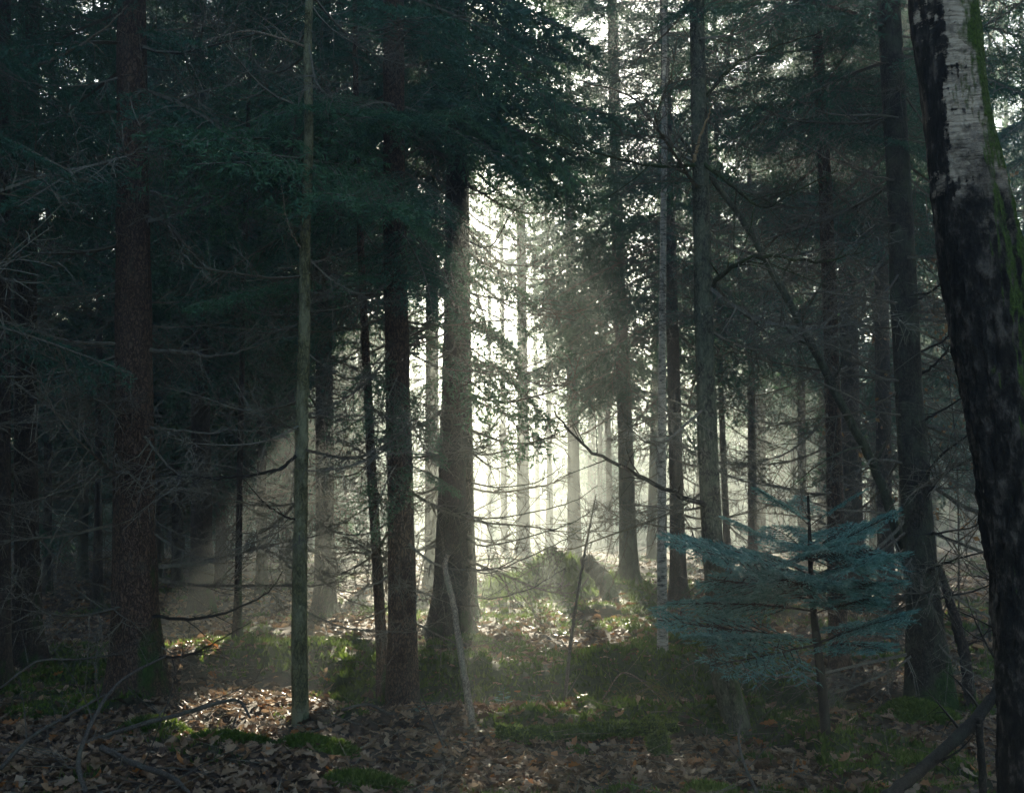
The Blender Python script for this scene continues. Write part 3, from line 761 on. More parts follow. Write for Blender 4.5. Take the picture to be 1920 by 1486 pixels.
# ------------------------------------------------------------------ the leaning birch in front
def lean_birch():
    Y = 4.3
    pts = [(1975, 1790, 165), (1950, 1350, 132), (1918, 1000, 122), (1886, 800, 130), (1842, 500, 146), (1800, 250, 122), (1766, 0, 120), (1740, -200, 112)]
    P, W = trunk_path(Y, pts, 13)
    base = np.array([P[0][0], P[0][1], float(height(P[0][0], P[0][1]))])
    root = empty('birch_tree', base)
    tag(root, 'big leaning birch with white peeling bark, black plates and green moss', 'tree')
    # the bark plates as real relief
    o, path, rad, zs = make_trunk(root, base, P, W, M['birch'], 110, 0.2, step=0.024, rough=0.10, seed=5)
    me = o.data; co_ = np.empty(len(me.vertices) * 3, np.float32); me.vertices.foreach_get('co', co_); co_ = co_.reshape(-1, 3)
    cx = np.interp(co_[:, 2] + base[2], zs, path[:, 0]) - base[0]; cyy = np.interp(co_[:, 2] + base[2], zs, path[:, 1]) - base[1]
    rx_, ry_ = co_[:, 0] - cx, co_[:, 1] - cyy; rr_ = np.sqrt(rx_ ** 2 + ry_ ** 2) + 1e-6; an = np.arctan2(ry_, rx_)
    wq = np.abs(np.cos(an)) * 6 + np.sin(an) * 4
    rid = 1 - np.abs(2 * fbm(wq * 2.2 + 40, co_[:, 2] * 5.0 + wq + 40, 15, 5) - 1) * 2
    rid2 = fbm(wq * 7 + 40, co_[:, 2] * 26 + 40, 19, 3) - 0.5
    low = 1 - 0.8 * sstep(2.3, 3.5, co_[:, 2])
    dd = (rid * 0.016 + rid2 * 0.016) * low + rid2 * 0.005
    co_[:, 0] += rx_ / rr_ * dd; co_[:, 1] += ry_ / rr_ * dd
    me.vertices.foreach_set('co', co_.ravel()); me.update()
    for i in range(9):
        z = base[2] + 4.6 + i * 0.8
        branch_obj(root, at_height(path, zs, z) - base, rng.random() * 6.28, 2.2, D_HI, R(35))
    return root, base, path, zs
BIRCH = lean_birch()

# ------------------------------------------------------------------ long single branches drawn across the picture
def limb(parent, base, pts, r0, mat, name='branch', nsub=10, sublen=0.35, level=2, n=5, label=None, seed=0, minr=0.0013, upbias=0.1):
    r_ = np.random.default_rng(seed)
    P = np.array([at(px, py, Y) for (px, py, Y) in pts])
    path = spline(P, 22)
    path[1:-1] += r_.normal(size=(20, 3)) * r0 * 0.35
    s = np.concatenate(grow(path, r0, max(minr, r0 * 0.25), nsub, sublen, r_, level, minr, n=n, upbias=upbias))
    o = link(name, soup_mesh(name, s - base, [mat]), parent)
    if label: o['label'] = label
    return o
def limb_of(key, *a, **k): return limb(T[key][0], T[key][1], *a, **k)

limb_of('mossy', [(1311, 300, 8.5), (1370, 345, 8.2), (1430, 388, 8.1), (1485, 362, 8.0), (1570, 320, 7.9)], 0.018, M['mosswood'], nsub=14, sublen=0.5, seed=1)
limb_of('mossy', [(1330, 545, 8.5), (1375, 500, 8.3), (1440, 480, 8.1), (1545, 492, 8.0), (1620, 470, 8.0)], 0.022, M['mosswood'], nsub=14, sublen=0.5, seed=2)
limb_of('mossy', [(1330, 952, 8.5), (1240, 912, 8.2), (1150, 868, 8.0), (1085, 825, 7.9), (1040, 770, 7.8)], 0.022, M['dead_dark'], nsub=12, sublen=0.4, seed=3)
limb_of('mossy', [(1312, 320, 8.5), (1240, 250, 8.3), (1180, 180, 8.2), (1080, 150, 8.1)], 0.018, M['dead'], nsub=12, sublen=0.5, seed=4)
limb_of('mossy', [(1312, 310, 8.5), (1230, 310, 8.2), (1130, 290, 8.0), (1030, 245, 7.9)], 0.016, M['mosswood'], nsub=12, sublen=0.4, seed=5)
limb_of('mossy', [(1300, 302, 8.3), (1316, 250, 8.25), (1336, 196, 8.2)], 0.016, M['dead_tan'], name='broken_branch', nsub=1, level=0, seed=6, label='snapped tan branch stub standing up against the trunk')
limb_of('mossy', [(1315, 190, 8.5), (1380, 120, 8.4), (1450, 90, 8.4), (1540, 60, 8.2)], 0.018, M['mosswood'], nsub=10, sublen=0.5, seed=7)
limb_of('pole', [(562, 850, 8.7), (520, 880, 8.5), (440, 895, 8.4), (370, 893, 8.4), (296, 888, 8.4)], 0.016, M['dead_dark'], nsub=10, sublen=0.35, seed=8)
limb_of('big', [(283, 655, 9.9), (350, 662, 9.6), (430, 665, 9.5), (520, 632, 9.4)], 0.020, M['dead'], nsub=12, sublen=0.4, seed=9)
limb_of('big', [(284, 802, 9.9), (340, 806, 9.6), (400, 812, 9.5), (470, 780, 9.4)], 0.016, M['dead'], nsub=10, sublen=0.35, seed=10)
limb_of('big', [(215, 645, 9.9), (140, 640, 9.6), (60, 620, 9.4), (0, 600, 9.3)], 0.018, M['dead'], nsub=12, sublen=0.4, seed=11)
limb_of('big', [(288, 1155, 9.8), (360, 1160, 9.5), (430, 1145, 9.4), (500, 1110, 9.3), (530, 1070, 9.3)], 0.016, M['dead_dark'], nsub=10, sublen=0.4, seed=12)
limb_of('big', [(300, 1232, 9.7), (350, 1228, 9.4), (400, 1205, 9.3), (470, 1165, 9.2)], 0.013, M['dead_dark'], nsub=9, sublen=0.35, seed=13)
limb_of('big', [(284, 360, 9.9), (340, 375, 9.6), (440, 362, 9.4)], 0.020, M['dead'], nsub=10, sublen=0.4, seed=14)
limb_of('edge', [(0, 118, 10.5), (70, 122, 9.8), (130, 95, 9.5), (200, 50, 9.3), (240, 10, 9.2)], 0.020, M['dead_pale'], nsub=8, sublen=0.4, seed=15)
limb_of('edge', [(5, 255, 10.5), (60, 230, 9.8), (90, 190, 9.6)], 0.014, M['dead_pale'], nsub=6, sublen=0.3, seed=16)
limb_of('edge', [(0, 250, 10.8), (90, 320, 10.2), (180, 360, 10), (215, 355, 9.9)], 0.014, M['dead'], nsub=8, sublen=0.4, seed=17)
limb_of('edge', [(0, 410, 10.8), (70, 460, 10.2), (150, 475, 10), (215, 450, 9.9)], 0.014, M['dead'], nsub=8, sublen=0.4, seed=18)
for k, (y0, y1, x1) in enumerate([(560, 500, 1780), (660, 615, 1800), (700, 640, 1790), (790, 740, 1815), (900, 805, 1830), (935, 850, 1835), (1000, 985, 1830), (1075, 1030, 1850), (1130, 1100, 1850)]):
    limb_of('right', [(1722 + k * 3, y0, 10), (1760, (y0 + y1) / 2 + 6, 9.5), (x1, y1, 9.1), (x1 + 70, y1 - 40, 8.9)], 0.013, M['dead_dark'], nsub=9, sublen=0.5, seed=30 + k)
for k, (y0, y1, x1) in enumerate([(330, 290, 1540), (560, 520, 1470), (705, 640, 1540), (770, 700, 1500), (860, 850, 1560), (960, 930, 1500), (1110, 1040, 1560), (215, 190, 1500)]):
    limb_of('right', [(1690 + k * 2, y0 + 10, 10), (1640, y0, 9.7), (x1 + 60, y1 + 25, 9.4), (x1, y1, 9.3), (x1 - 70, y1 - 40, 9.2)], 0.013, M['dead'], nsub=12, sublen=0.5, seed=50 + k)
for k, (y0, y1, x1) in enumerate([(690, 740, 640), (840, 880, 620), (980, 1000, 640), (1080, 1110, 650)]):
    limb_of('twin', [(728, y0, 10.5), (690, y0 + 20, 10.2), (x1, y1, 10.0), (x1 - 60, y1 - 30, 9.9)], 0.012, M['dead'], nsub=12, sublen=0.45, seed=70 + k)
for k, (y0, y1, x1) in enumerate([(350, 310, 960), (450, 400, 960), (690, 700, 990), (900, 905, 1000), (960, 945, 1060), (1010, 985, 1060), (1060, 1020, 1040), (1110, 1100, 1000), (840, 815, 1040)]):
    limb_of('tall', [(872, y0, 16), (920, y0 + 12, 15.5), (x1, y1, 15.2), (x1 + 60, y1 - 35, 15.0)], 0.016, M['dead_dark'], nsub=14, sublen=0.5, seed=90 + k, minr=0.002)
limb_of('pole', [(575, 90, 8.7), (520, 70, 8.5), (450, 60, 8.4), (380, 80, 8.3)], 0.013, M['dead_pale'], nsub=12, sublen=0.4, seed=110)
limb_of('pole', [(573, 480, 8.7), (540, 420, 8.6), (525, 330, 8.5)], 0.010, M['dead_pale'], nsub=6, sublen=0.3, seed=111)
limb_of('pole', [(563, 980, 8.7), (505, 950, 8.5), (450, 890, 8.4)], 0.010, M['dead_dark'], nsub=8, sublen=0.3, seed=112)

# ------------------------------------------------------------------ single wooden things
def stem_thing(name, label, cat, pts, widths, mat, nsub=0, sublen=0.3, n=10, ground=True, rough=0.06, seed=0, group=None, part='branch', ends=None):
    P = np.array([at(*p) for p in pts])
    if ground: P[0][2] = float(height(P[0][0], P[0][1])) - 0.06
    path = spline(P, 40)
    W = np.interp(np.linspace(0, 1, 40), np.linspace(0, 1, len(widths)), widths)
    base = path[0].copy()
    r_ = np.random.default_rng(900 + seed)
    path[1:-1] += r_.normal(size=(38, 3)) * W[1:-1, None] * 0.10
    V, t = tube(path, W, n, True, rough, seed)
    if mat is M['mosswood']:
        tri = V[t]; m = 2600
        ar = np.linalg.norm(np.cross(tri[:, 1] - tri[:, 0], tri[:, 2] - tri[:, 0]), axis=1)
        fi = r_.choice(len(tri), size=m, p=ar / ar.sum()); r1, r2 = np.sqrt(r_.random(m)), r_.random(m)
        Pm = tri[fi, 0] * (1 - r1)[:, None] + tri[fi, 1] * (r1 * (1 - r2))[:, None] + tri[fi, 2] * (r1 * r2)[:, None]
        nn_ = unit(np.cross(tri[:, 1] - tri[:, 0], tri[:, 2] - tri[:, 0]))[fi]
        cen = path[np.argmin(np.linalg.norm(Pm[:, None] - path[None], axis=2), axis=1)]
        nn_ = nn_ * np.sign((nn_ * (Pm - cen)).sum(1, keepdims=True))
        d_ = unit(nn_ + r_.normal(size=(m, 3)) * 0.6 + np.array([0, 0, 0.25])); sd = unit(np.cross(d_, r_.normal(size=(m, 3))))
        hh = 0.024 * (0.5 + r_.random((m, 1)))
        sh = np.stack([Pm + sd * hh * .25, Pm - sd * hh * .25, Pm + d_ * hh], 1)
        me = soup_mesh(name, np.concatenate([tri, sh]) - base, [mat, M['moss']], np.concatenate([np.zeros(len(tri)), np.ones(m)]))
    else:
        me = mesh_from(name, V - base, t, True); me.materials.append(mat)
    o = link(name, me); o.location = base
    tag(o, label, cat, group)
    s = np.linspace(0, 1, 40); TT = unit(np.gradient(path, axis=0))
    for i in range(nsub):
        k = int(4 + 35 * (i + r_.random()) / nsub)
        rv = r_.normal(size=3); rv[2] = abs(rv[2]) * 0.6; rv -= TT[k] * rv.dot(TT[k]); e = unit(unit(rv) + TT[k] * 0.7)
        l = sublen * (0.5 + r_.random()); kk = np.linspace(0, 1, 6)[:, None]
        q = path[k] + e * l * kk + r_.normal(size=3) * 0.25 * l * kk ** 2
        g = np.concatenate(grow(q, W[k] * 0.35, 0.0015, 6, l * 0.4, r_, 1, 0.0013))
        link(part, soup_mesh(part, g - base, [mat]), o)
    return o

stem_thing('leaning_tree', 'long thin dead trunk leaning diagonally left above the blue green fir', 'tree',
    [(1705, 1075, 10.4), (1650, 900, 10.2), (1600, 800, 10.0), (1540, 680, 9.8), (1470, 550, 9.7), (1400, 425, 9.6), (1335, 335, 9.5), (1270, 250, 9.4)], [0.050, 0.045, 0.040, 0.036, 0.033, 0.028, 0.022, 0.012], M['bark_green'], 9, 1.0, ground=False, seed=1)
stem_thing('leaning_stick', 'pale barkless stick leaning left in front of the ditch, blunt broken top', 'stick',
    [(893, 1388, 8.35), (882, 1330, 8.4), (872, 1275, 8.42), (866, 1235, 8.45), (856, 1175, 8.5), (852, 1140, 8.52), (838, 1085, 8.55), (834, 1060, 8.6), (840, 1040, 8.6)], [0.030, 0.027, 0.024, 0.022, 0.016], M['dead_pale'], 2, 0.16, seed=2)
stem_thing('sapling', 'thin bare sapling leaning right at the edge of the ditch', 'sapling',
    [(1050, 1315, 9.6), (1072, 1190, 9.6), (1092, 1060, 9.6), (1106, 985, 9.6), (1118, 925, 9.6)], [0.019, 0.014, 0.011, 0.008, 0.004], M['dead'], 11, 0.35, seed=3)
stem_thing('fallen_branch', 'long black fallen branch sloping down across the bottom right corner', 'branch',
    [(1655, 1500, 5.0), (1740, 1430, 5.3), (1830, 1345, 5.5), (1880, 1275, 5.6), (1888, 1200, 5.7), (1880, 1090, 5.8)], [0.027, 0.028, 0.029, 0.026, 0.020, 0.015], M['dead_dark'], 6, 0.45, ground=False, rough=0.16, seed=4)
stem_thing('upright_stick', 'short black stick standing under the sloping black branch', 'stick',
    [(1843, 1500, 5.45), (1840, 1420, 5.45), (1836, 1345, 5.45)], [0.020, 0.018, 0.016], M['dead_dark'], 1, 0.2, seed=5)
stem_thing('mossy_log', 'low moss covered log lying across the sunlit bank', 'log',
    [(930, 1368, 7.95), (1000, 1378, 7.95), (1080, 1372, 8.05), (1180, 1365, 8.15), (1270, 1362, 8.2)], [0.040, 0.055, 0.055, 0.05, 0.03], M['mosswood'], 0, n=14, rough=0.25, ground=False, seed=6)
stem_thing('tree_stump', 'stubby leaning stump wrapped in green moss', 'stump',
    [(1242, 1398, 7.75), (1230, 1375, 7.75), (1220, 1358, 7.75), (1216, 1352, 7.75)], [0.075, 0.07, 0.062, 0.045], M['mosswood'], 0, n=16, rough=0.2, seed=7)
stem_thing('rotten_log', 'black rotten piece of wood lying behind the mossy log', 'log',
    [(915, 1354, 8.4), (950, 1352, 8.4), (975, 1344, 8.45), (990, 1350, 8.45)], [0.018, 0.03, 0.03, 0.014], M['dead_dark'], 1, 0.15, ground=False, rough=0.2, seed=8)
stem_thing('leaning_log', 'short dark log slumped against the mossy mound in the mist', 'log',
    [(1148, 1112, 21.5), (1130, 1085, 22), (1105, 1055, 22.5), (1095, 1048, 22.6)], [0.16, 0.17, 0.15, 0.1], M['bark_mossy'], 0, rough=0.2, seed=9)
stem_thing('leaning_pole', 'thick dead pole leaning against the foot of the big right spruce', 'pole',
    [(1822, 1292, 9.8), (1806, 1220, 9.9), (1785, 1140, 10.0), (1760, 1060, 10.2)], [0.055, 0.05, 0.045, 0.03], M['bark'], 3, 0.4, seed=10)
for k, (lab, pts, r0, mt) in enumerate([
    ('dead bough arching from the ground below the big left spruce toward the olive trunk', [(140, 1400, 7.2), (250, 1362, 7.6), (350, 1335, 7.8), (440, 1312, 7.9), (470, 1345, 7.8)], 0.017, 'dead_mid'),
    ('grey forked dead branch rising in front of the big left spruce', [(160, 1486, 6.3), (148, 1420, 6.4), (185, 1330, 6.6), (235, 1270, 6.9), (310, 1230, 7.2)], 0.015, 'dead_mid'),
    ('brown dead branch lying along the dark bottom left corner', [(190, 1400, 6.6), (250, 1430, 6.5), (320, 1455, 6.3), (355, 1486, 6.1)], 0.020, 'dead_mid'),
    ('thin whippy branch lying over the leaves left of the big spruce', [(0, 1290, 8.3), (70, 1240, 8.6), (150, 1235, 8.8), (230, 1225, 9.0)], 0.010, 'dead_mid'),
    ('bare branch lying on the leaf litter in front of the dark twin spruce', [(640, 1330, 8.7), (690, 1320, 8.8), (735, 1338, 8.7), (780, 1330, 8.7)], 0.014, 'dead_mid'),
    ('forked twig lying in the brown leaves at the bottom right', [(1420, 1486, 6.1), (1395, 1430, 6.4), (1385, 1385, 6.7), (1390, 1340, 7.0)], 0.010, 'dead_mid'),
    ('dark twig standing out of the leaves at the bottom middle', [(830, 1395, 7.6), (815, 1360, 7.7), (790, 1300, 7.8)], 0.008, 'dead_mid'),
    ('tangled grey branch in the black corner at the lower left', [(0, 1440, 6.6), (60, 1380, 6.9), (120, 1345, 7.1), (200, 1300, 7.4)], 0.013, 'dead_mid'),
    ('pale curved twig arching low over the ditch beside the slender birch', [(1130, 1310, 9.9), (1170, 1260, 9.9), (1230, 1300, 9.8), (1262, 1340, 9.6)], 0.007, 'dead_pale'),
]):
    stem_thing('fallen_branch', lab, 'branch', pts, [r0, r0 * .9, r0 * .75, r0 * .5], M[mt], 5, 0.45, n=7, ground=False, seed=40 + k, group='fallen dead branches')

# ------------------------------------------------------------------ young blue green fir
def fir():
    Y = 8.0
    pts = [(1551, 1365, 20), (1540, 1270, 17), (1528, 1170, 14), (1521, 1080, 10), (1518, 1000, 7), (1515, 925, 4)]
    P = np.array([at(a, b, Y) for a, b, w in pts]); W = np.array([w for a, b, w in pts]) / F * Y / 2
    P[0][2] = float(height(P[0][0], Y)) - 0.06
    base = np.array([P[0][0], Y, float(height(P[0][0], Y))])
    root = empty('young_fir', base)
    tag(root, 'young blue green fir with flat spreading boughs in the right foreground', 'fir')
    path = spline(P, 30); V, t = tube(path, np.interp(np.linspace(0, 5, 30), np.arange(6), W), 9, True, 0.08)
    me = mesh_from('trunk', V - base, t, True); me.materials.append(M['dead_dark']); link('trunk', me, root)
    B = [  # start px, py, tip px, py, tip depth
        (1519, 985, 1420, 925, 7.7), (1519, 985, 1625, 925, 7.8), (1519, 980, 1500, 935, 8.4), 
        (1520, 1050, 1690, 970, 7.6), (1520, 1050, 1360, 985, 7.7), (1520, 1045, 1600, 1000, 8.9), (1520, 1045, 1440, 1000, 8.8), (1520, 1052, 1480, 1075, 7.0), (1520, 1052, 1580, 1060, 7.0),
        (1523, 1085, 1255, 1045, 7.4), (1523, 1085, 1330, 1070, 7.1), (1523, 1085, 1700, 1050, 7.6), (1523, 1085, 1620, 1080, 7.0), (1523, 1082, 1420, 1050, 8.9), (1523, 1082, 1640, 1050, 9.0), (1524, 1088, 1440, 1090, 6.9),
        (1526, 1130, 1330, 1110, 7.2), (1526, 1130, 1700, 1105, 7.8), (1526, 1130, 1640, 1110, 7.1), (1526, 1130, 1480, 1110, 6.9), (1526, 1128, 1360, 1090, 8.8),
        (1528, 1146, 1260, 1155, 7.5), (1528, 1146, 1320, 1150, 8.6), (1528, 1150, 1640, 1140, 7.2),
        (1532, 1205, 1235, 1190, 7.6), (1532, 1205, 1300, 1215, 7.4), (1532, 1208, 1715, 1165, 7.4), (1532, 1208, 1660, 1240, 7.2), (1532, 1208, 1345, 1275, 7.5), (1532, 1210, 1400, 1260, 8.7), (1532, 1205, 1690, 1180, 8.6),]
    for (a, b, c, d, Yt) in B:
        p = at(a, b, Y); q = at(c, d, Yt); L = np.linalg.norm(q - p)
        fo, wo = B_FIR[int(rng.integers(4))]
        dv = q - p + np.array([0, 0, 0.12 * L]); ro = rng.uniform(-0.45, 0.45)
        s = np.concatenate([put(fo, p, dv, L, ro), put(wo, p, dv, L, ro)]) - base
        me = soup_mesh('bough', s, [M['needle_blue'], M['dead_dark']], np.concatenate([np.zeros(len(fo)), np.ones(len(wo))]))
        link('bough', me, root)
fir()

def small_fir(px, py, Y, h, label):
    p = at(px, py, Y); p[2] = float(height(p[0], p[1]))
    root = empty('seedling', p); tag(root, label, 'seedling')
    path = np.array([[0, 0, -0.03], [0.005, 0, h * .5], [0, 0.0, h]])
    link('stem', soup_mesh('stem', soup_tube(path, 0.005, 0.002, 5), [M['dead']]), root)
    fol = []
    for k in range(16):
        a = k * 2.4; z = h * (0.2 + 0.75 * k / 16); L = h * 0.45 * (1.1 - k / 16)
        fo, wo = B_FIR[k % 4]
        fol.append(put(fo[::2], np.array([0, 0, z]), np.array([math.cos(a), math.sin(a), 0.25]), L))
    link('foliage', soup_mesh('foliage', np.concatenate(fol), [M['needle_blue']]), root)
small_fir(943, 1318, 8.9, 0.20, 'tiny pale fir seedling beside the leaning stick, left of the sunlit bank')
small_fir(1003, 1322, 9.0, 0.13, 'very small seedling on the rim of the sunlit bank')
small_fir(788, 1335, 8.6, 0.13, 'small green seedling between the dark twin spruce and the leaning stick')

# ------------------------------------------------------------------ withered beech saplings on the right
def beech(px, py, Y, h, label, seed):
    p = at(px, py, Y); p[2] = float(height(p[0], p[1]))
    r_ = np.random.default_rng(seed)
    root = empty('beech_sapling', p); tag(root, label, 'sapling', 'withered beech saplings')
    path = spline(np.array([[0, 0, -.05], [.1, 0, h * .4], [.05, .1, h * .75], [.15, 0, h]]), 14)
    g = np.concatenate(grow(path, 0.02, 0.004, 22, h * 0.42, r_, 2, 0.003, upbias=0.5))
    link('stem', soup_mesh('stem', g, [M['dead_dark']]), root)
    c = g.mean(1); c = c[c[:, 2] > h * 0.3]
    pick = c[r_.integers(len(c), size=420)] + r_.normal(size=(420, 3)) * 0.04
    d = unit(r_.normal(size=(420, 3)) + np.array([0, 0, -.8])); s = unit(np.cross(d, r_.normal(size=(420, 3))))
    l = 0.07 + .04 * r_.random((420, 1)); w = l * 0.33
    t1 = np.stack([pick, pick + d * l * .5 + s * w, pick + d * l], 1); t2 = np.stack([pick, pick + d * l, pick + d * l * .5 - s * w], 1)
    v = np.concatenate([t1, t2], 1).reshape(-1, 3)
    me = soup_mesh('foliage', v, [M['leaf_hang']]); link('foliage', me, root)
beech(1850, 1120, 15, 4.6, 'beech sapling with withered orange leaves between big right spruce and birch', 1)
beech(1795, 1100, 19, 6.5, 'taller beech sapling with withered leaves behind the big right spruce', 2)
beech(1900, 1110, 17, 5.5, 'withered beech sapling showing on the right of the leaning birch foot', 3)

# ------------------------------------------------------------------ ground
def make_ground():
    ys = np.concatenate([np.linspace(-14, 3.0, 40), np.geomspace(3.05, 300, 620)])
    nx = 420
    q = np.linspace(-1, 1, nx); q = np.sign(q) * (0.55 * np.abs(q) + 0.45 * np.abs(q) ** 4)
    X, Yg = [], []
    for y in ys:
        hw = 14 + max(0, y) * 0.9 if y < 200 else 300
        hw = max(hw, 14 + max(0, y) * 0.95)
        X.append(q * hw); Yg.append(np.full(nx, y))
    X = np.array(X); Yg = np.array(Yg)
    Z = height(X, Yg)
    near = np.exp(-(np.maximum(Yg, 0) / 30) ** 2)
    mo = moss_amount(X, Yg)
    Z = Z + near * (mo * (0.05 * fbm(X * 6, Yg * 6, 77, 3) + 0.16 * sstep(.35, .7, vnoise(X * 2.3, Yg * 2.3, 78)) * fbm(X * 3, Yg * 3, 79, 2)) + 0.02 * (fbm(X * 9, Yg * 9, 91, 2) - .5))
    V = np.stack([X, Yg, Z], -1).reshape(-1, 3)
    idx = np.arange(len(V)).reshape(len(ys), nx)
    a, b, c, d = idx[:-1, :-1], idx[:-1, 1:], idx[1:, 1:], idx[1:, :-1]
    t = np.concatenate([np.stack([a, b, c], -1).reshape(-1, 3), np.stack([a, c, d], -1).reshape(-1, 3)])
    me = mesh_from('ground', V, t, True); me.materials.append(M['ground'])
    at_ = me.attributes.new('moss', 'FLOAT', 'POINT'); at_.data.foreach_set('value', mo.ravel().astype(np.float32))
    tag(link('ground', me), kind='structure')
make_ground()

def scatter(n, y0, y1, power=1.0):
    y = np.exp(rng.random(n) * (math.log(y1) - math.log(y0)) + math.log(y0))
    x = (rng.random(n) * 2 - 1) * (y * 0.56 + 0.8)
    return x, y

def gz(x, y):
    near = np.exp(-(np.maximum(y, 0) / 30) ** 2)
    mo = moss_amount(x, y)
    return height(x, y) + near * (mo * (0.05 * fbm(x * 6, y * 6, 77, 3) + 0.16 * sstep(.35, .7, vnoise(x * 2.3, y * 2.3, 78)) * fbm(x * 3, y * 3, 79, 2)) + 0.02 * (fbm(x * 9, y * 9, 91, 2) - .5))

# leaf litter: lobed curled leaves near, plain curled leaves further off
def leaf_shape(lobes):
    if lobes:
        prof = [(0, .02), (.12, .10), (.2, .07), (.33, .20), (.42, .12), (.56, .27), (.66, .16), (.78, .22), (.9, .10), (1, .0)]
    else:
        prof = [(0, .02), (.3, .24), (.65, .22), (1, 0)]
    out = []
    for (s0, w0), (s1, w1) in zip(prof[:-1], prof[1:]):
        for sg in (1, -1):
            a, b, c, d = (s0, 0), (s0, sg * w0), (s1, sg * w1), (s1, 0)
            out.append([a, b, c]); out.append([a, c, d])
    return np.array(out)      # (t,3,2)

def indexed_leaves(name, x, y, size, lobes, lift, mat, label, cat='leaves', tilt=0.45, flat=1.0):
    L = leaf_shape(lobes)
    flat2 = np.unique(L.reshape(-1, 2), axis=0); lut = {tuple(v): i for i, v in enumerate(flat2)}
    tri = np.array([[lut[tuple(v)] for v in t] for t in L])
    n = len(x)
    z = gz(x, y) + lift * rng.random(n)
    az = rng.random(n) * 6.283
    nrm = unit(np.stack([rng.normal(size=n) * tilt, rng.normal(size=n) * tilt, np.ones(n)], -1))
    ux = np.stack([np.cos(az), np.sin(az), np.zeros(n)], -1); ux = unit(ux - nrm * (ux * nrm).sum(1, keepdims=True))
    uy = np.cross(nrm, ux)
    sz = size * (0.6 + 0.8 * rng.random(n))
    curl = rng.normal(size=n) * 0.35; fold = rng.normal(size=n) * 0.5 + 0.3
    s = flat2[:, 0][None] - 0.5; w = flat2[:, 1][None]
    zz = curl[:, None] * s ** 2 * 1.6 + fold[:, None] * np.abs(w) * 1.0 + 0.15 * np.sin(s * 9 + az[:, None]) * w
    P = np.stack([x, y, z], -1)[:, None] + sz[:, None, None] * (ux[:, None] * s[..., None] + uy[:, None] * w[..., None] + nrm[:, None] * zz[..., None])
    k = flat2.shape[0]
    t = (tri[None] + (np.arange(n) * k)[:, None, None]).reshape(-1, 3)
    me = mesh_from(name, P.reshape(-1, 3), t, False); me.materials.append(mat)
    tag(link(name, me), label, cat, kind='stuff')

x, y = scatter(34000, 3.2, 15)
k = rng.random(len(x)) < (1.0 - 0.70 * moss_amount(x, y)) * (0.35 + 0.9 * fbm(x * .9, y * .9 + 40, 33, 3))
indexed_leaves('fallen_leaves', x[k], y[k], 0.105, True, 0.035, M['leaf'], 'brown curled oak leaves covering the forest floor in front')
x, y = scatter(30000, 3.2, 13)
k = rng.random(len(x)) < (1.0 - 0.75 * moss_amount(x, y))
indexed_leaves('leaf_crumbs', x[k], y[k], 0.045, False, 0.03, M['leaf'], 'broken leaf crumbs between the larger fallen leaves', tilt=0.6)
x, y = scatter(42000, 13, 60)
k = rng.random(len(x)) < (1.0 - 0.65 * moss_amount(x, y)) * (0.4 + 0.8 * fbm(x * .5, y * .5 + 40, 34, 3))
indexed_leaves('leaf_litter', x[k], y[k], 0.13, False, 0.05, M['leaf'], 'brown leaf litter spreading away between the further trunks')

# moss shoots
def moss_tufts(name, x, y, z, hgt, mat, label, nb=5, kind='stuff', cat='moss', spread=0.5):
    n = len(x)
    X = np.repeat(np.stack([x, y, z], -1), nb, 0)
    m = len(X); hm = float(np.mean(hgt))
    X = X + np.stack([rng.normal(size=m) * hm * 0.4, rng.normal(size=m) * hm * 0.4, np.zeros(m)], -1)
    d = unit(np.stack([rng.normal(size=m) * spread, rng.normal(size=m) * spread, np.ones(m)], -1))
    s = unit(np.cross(d, rng.normal(size=(m, 3))))
    h = (hgt if np.ndim(hgt) == 0 else np.repeat(hgt, nb)[:, None]) * (0.6 + 0.9 * rng.random((m, 1)))
    w = 0.22 * h
    tri = np.stack([X + s * w, X - s * w, X + d * h], 1)
    me = soup_mesh(name, tri, [mat])
    return tag(link(name, me), label, cat, kind=kind)

x, y = scatter(90000, 3.5, 16)
k = rng.random(len(x)) < moss_amount(x, y)
x, y = x[k], y[k]
moss_tufts('moss', x, y, gz(x, y) - 0.004, 0.024 + 0.030 * rng.random(len(x)) ** 2 + 0.02 * sstep(8, 12, y), M['moss'], 'low green moss carpeting the banks between the leaves', 5)
x, y = scatter(60000, 14, 45)
k = rng.random(len(x)) < moss_amount(x, y)
x, y = x[k], y[k]
moss_tufts('moss', x, y, gz(x, y) - 0.01, 0.04 + 0.05 * rng.random(len(x)) ** 2, M['moss'], 'green moss on the sunlit clearing and around the mound', 4)

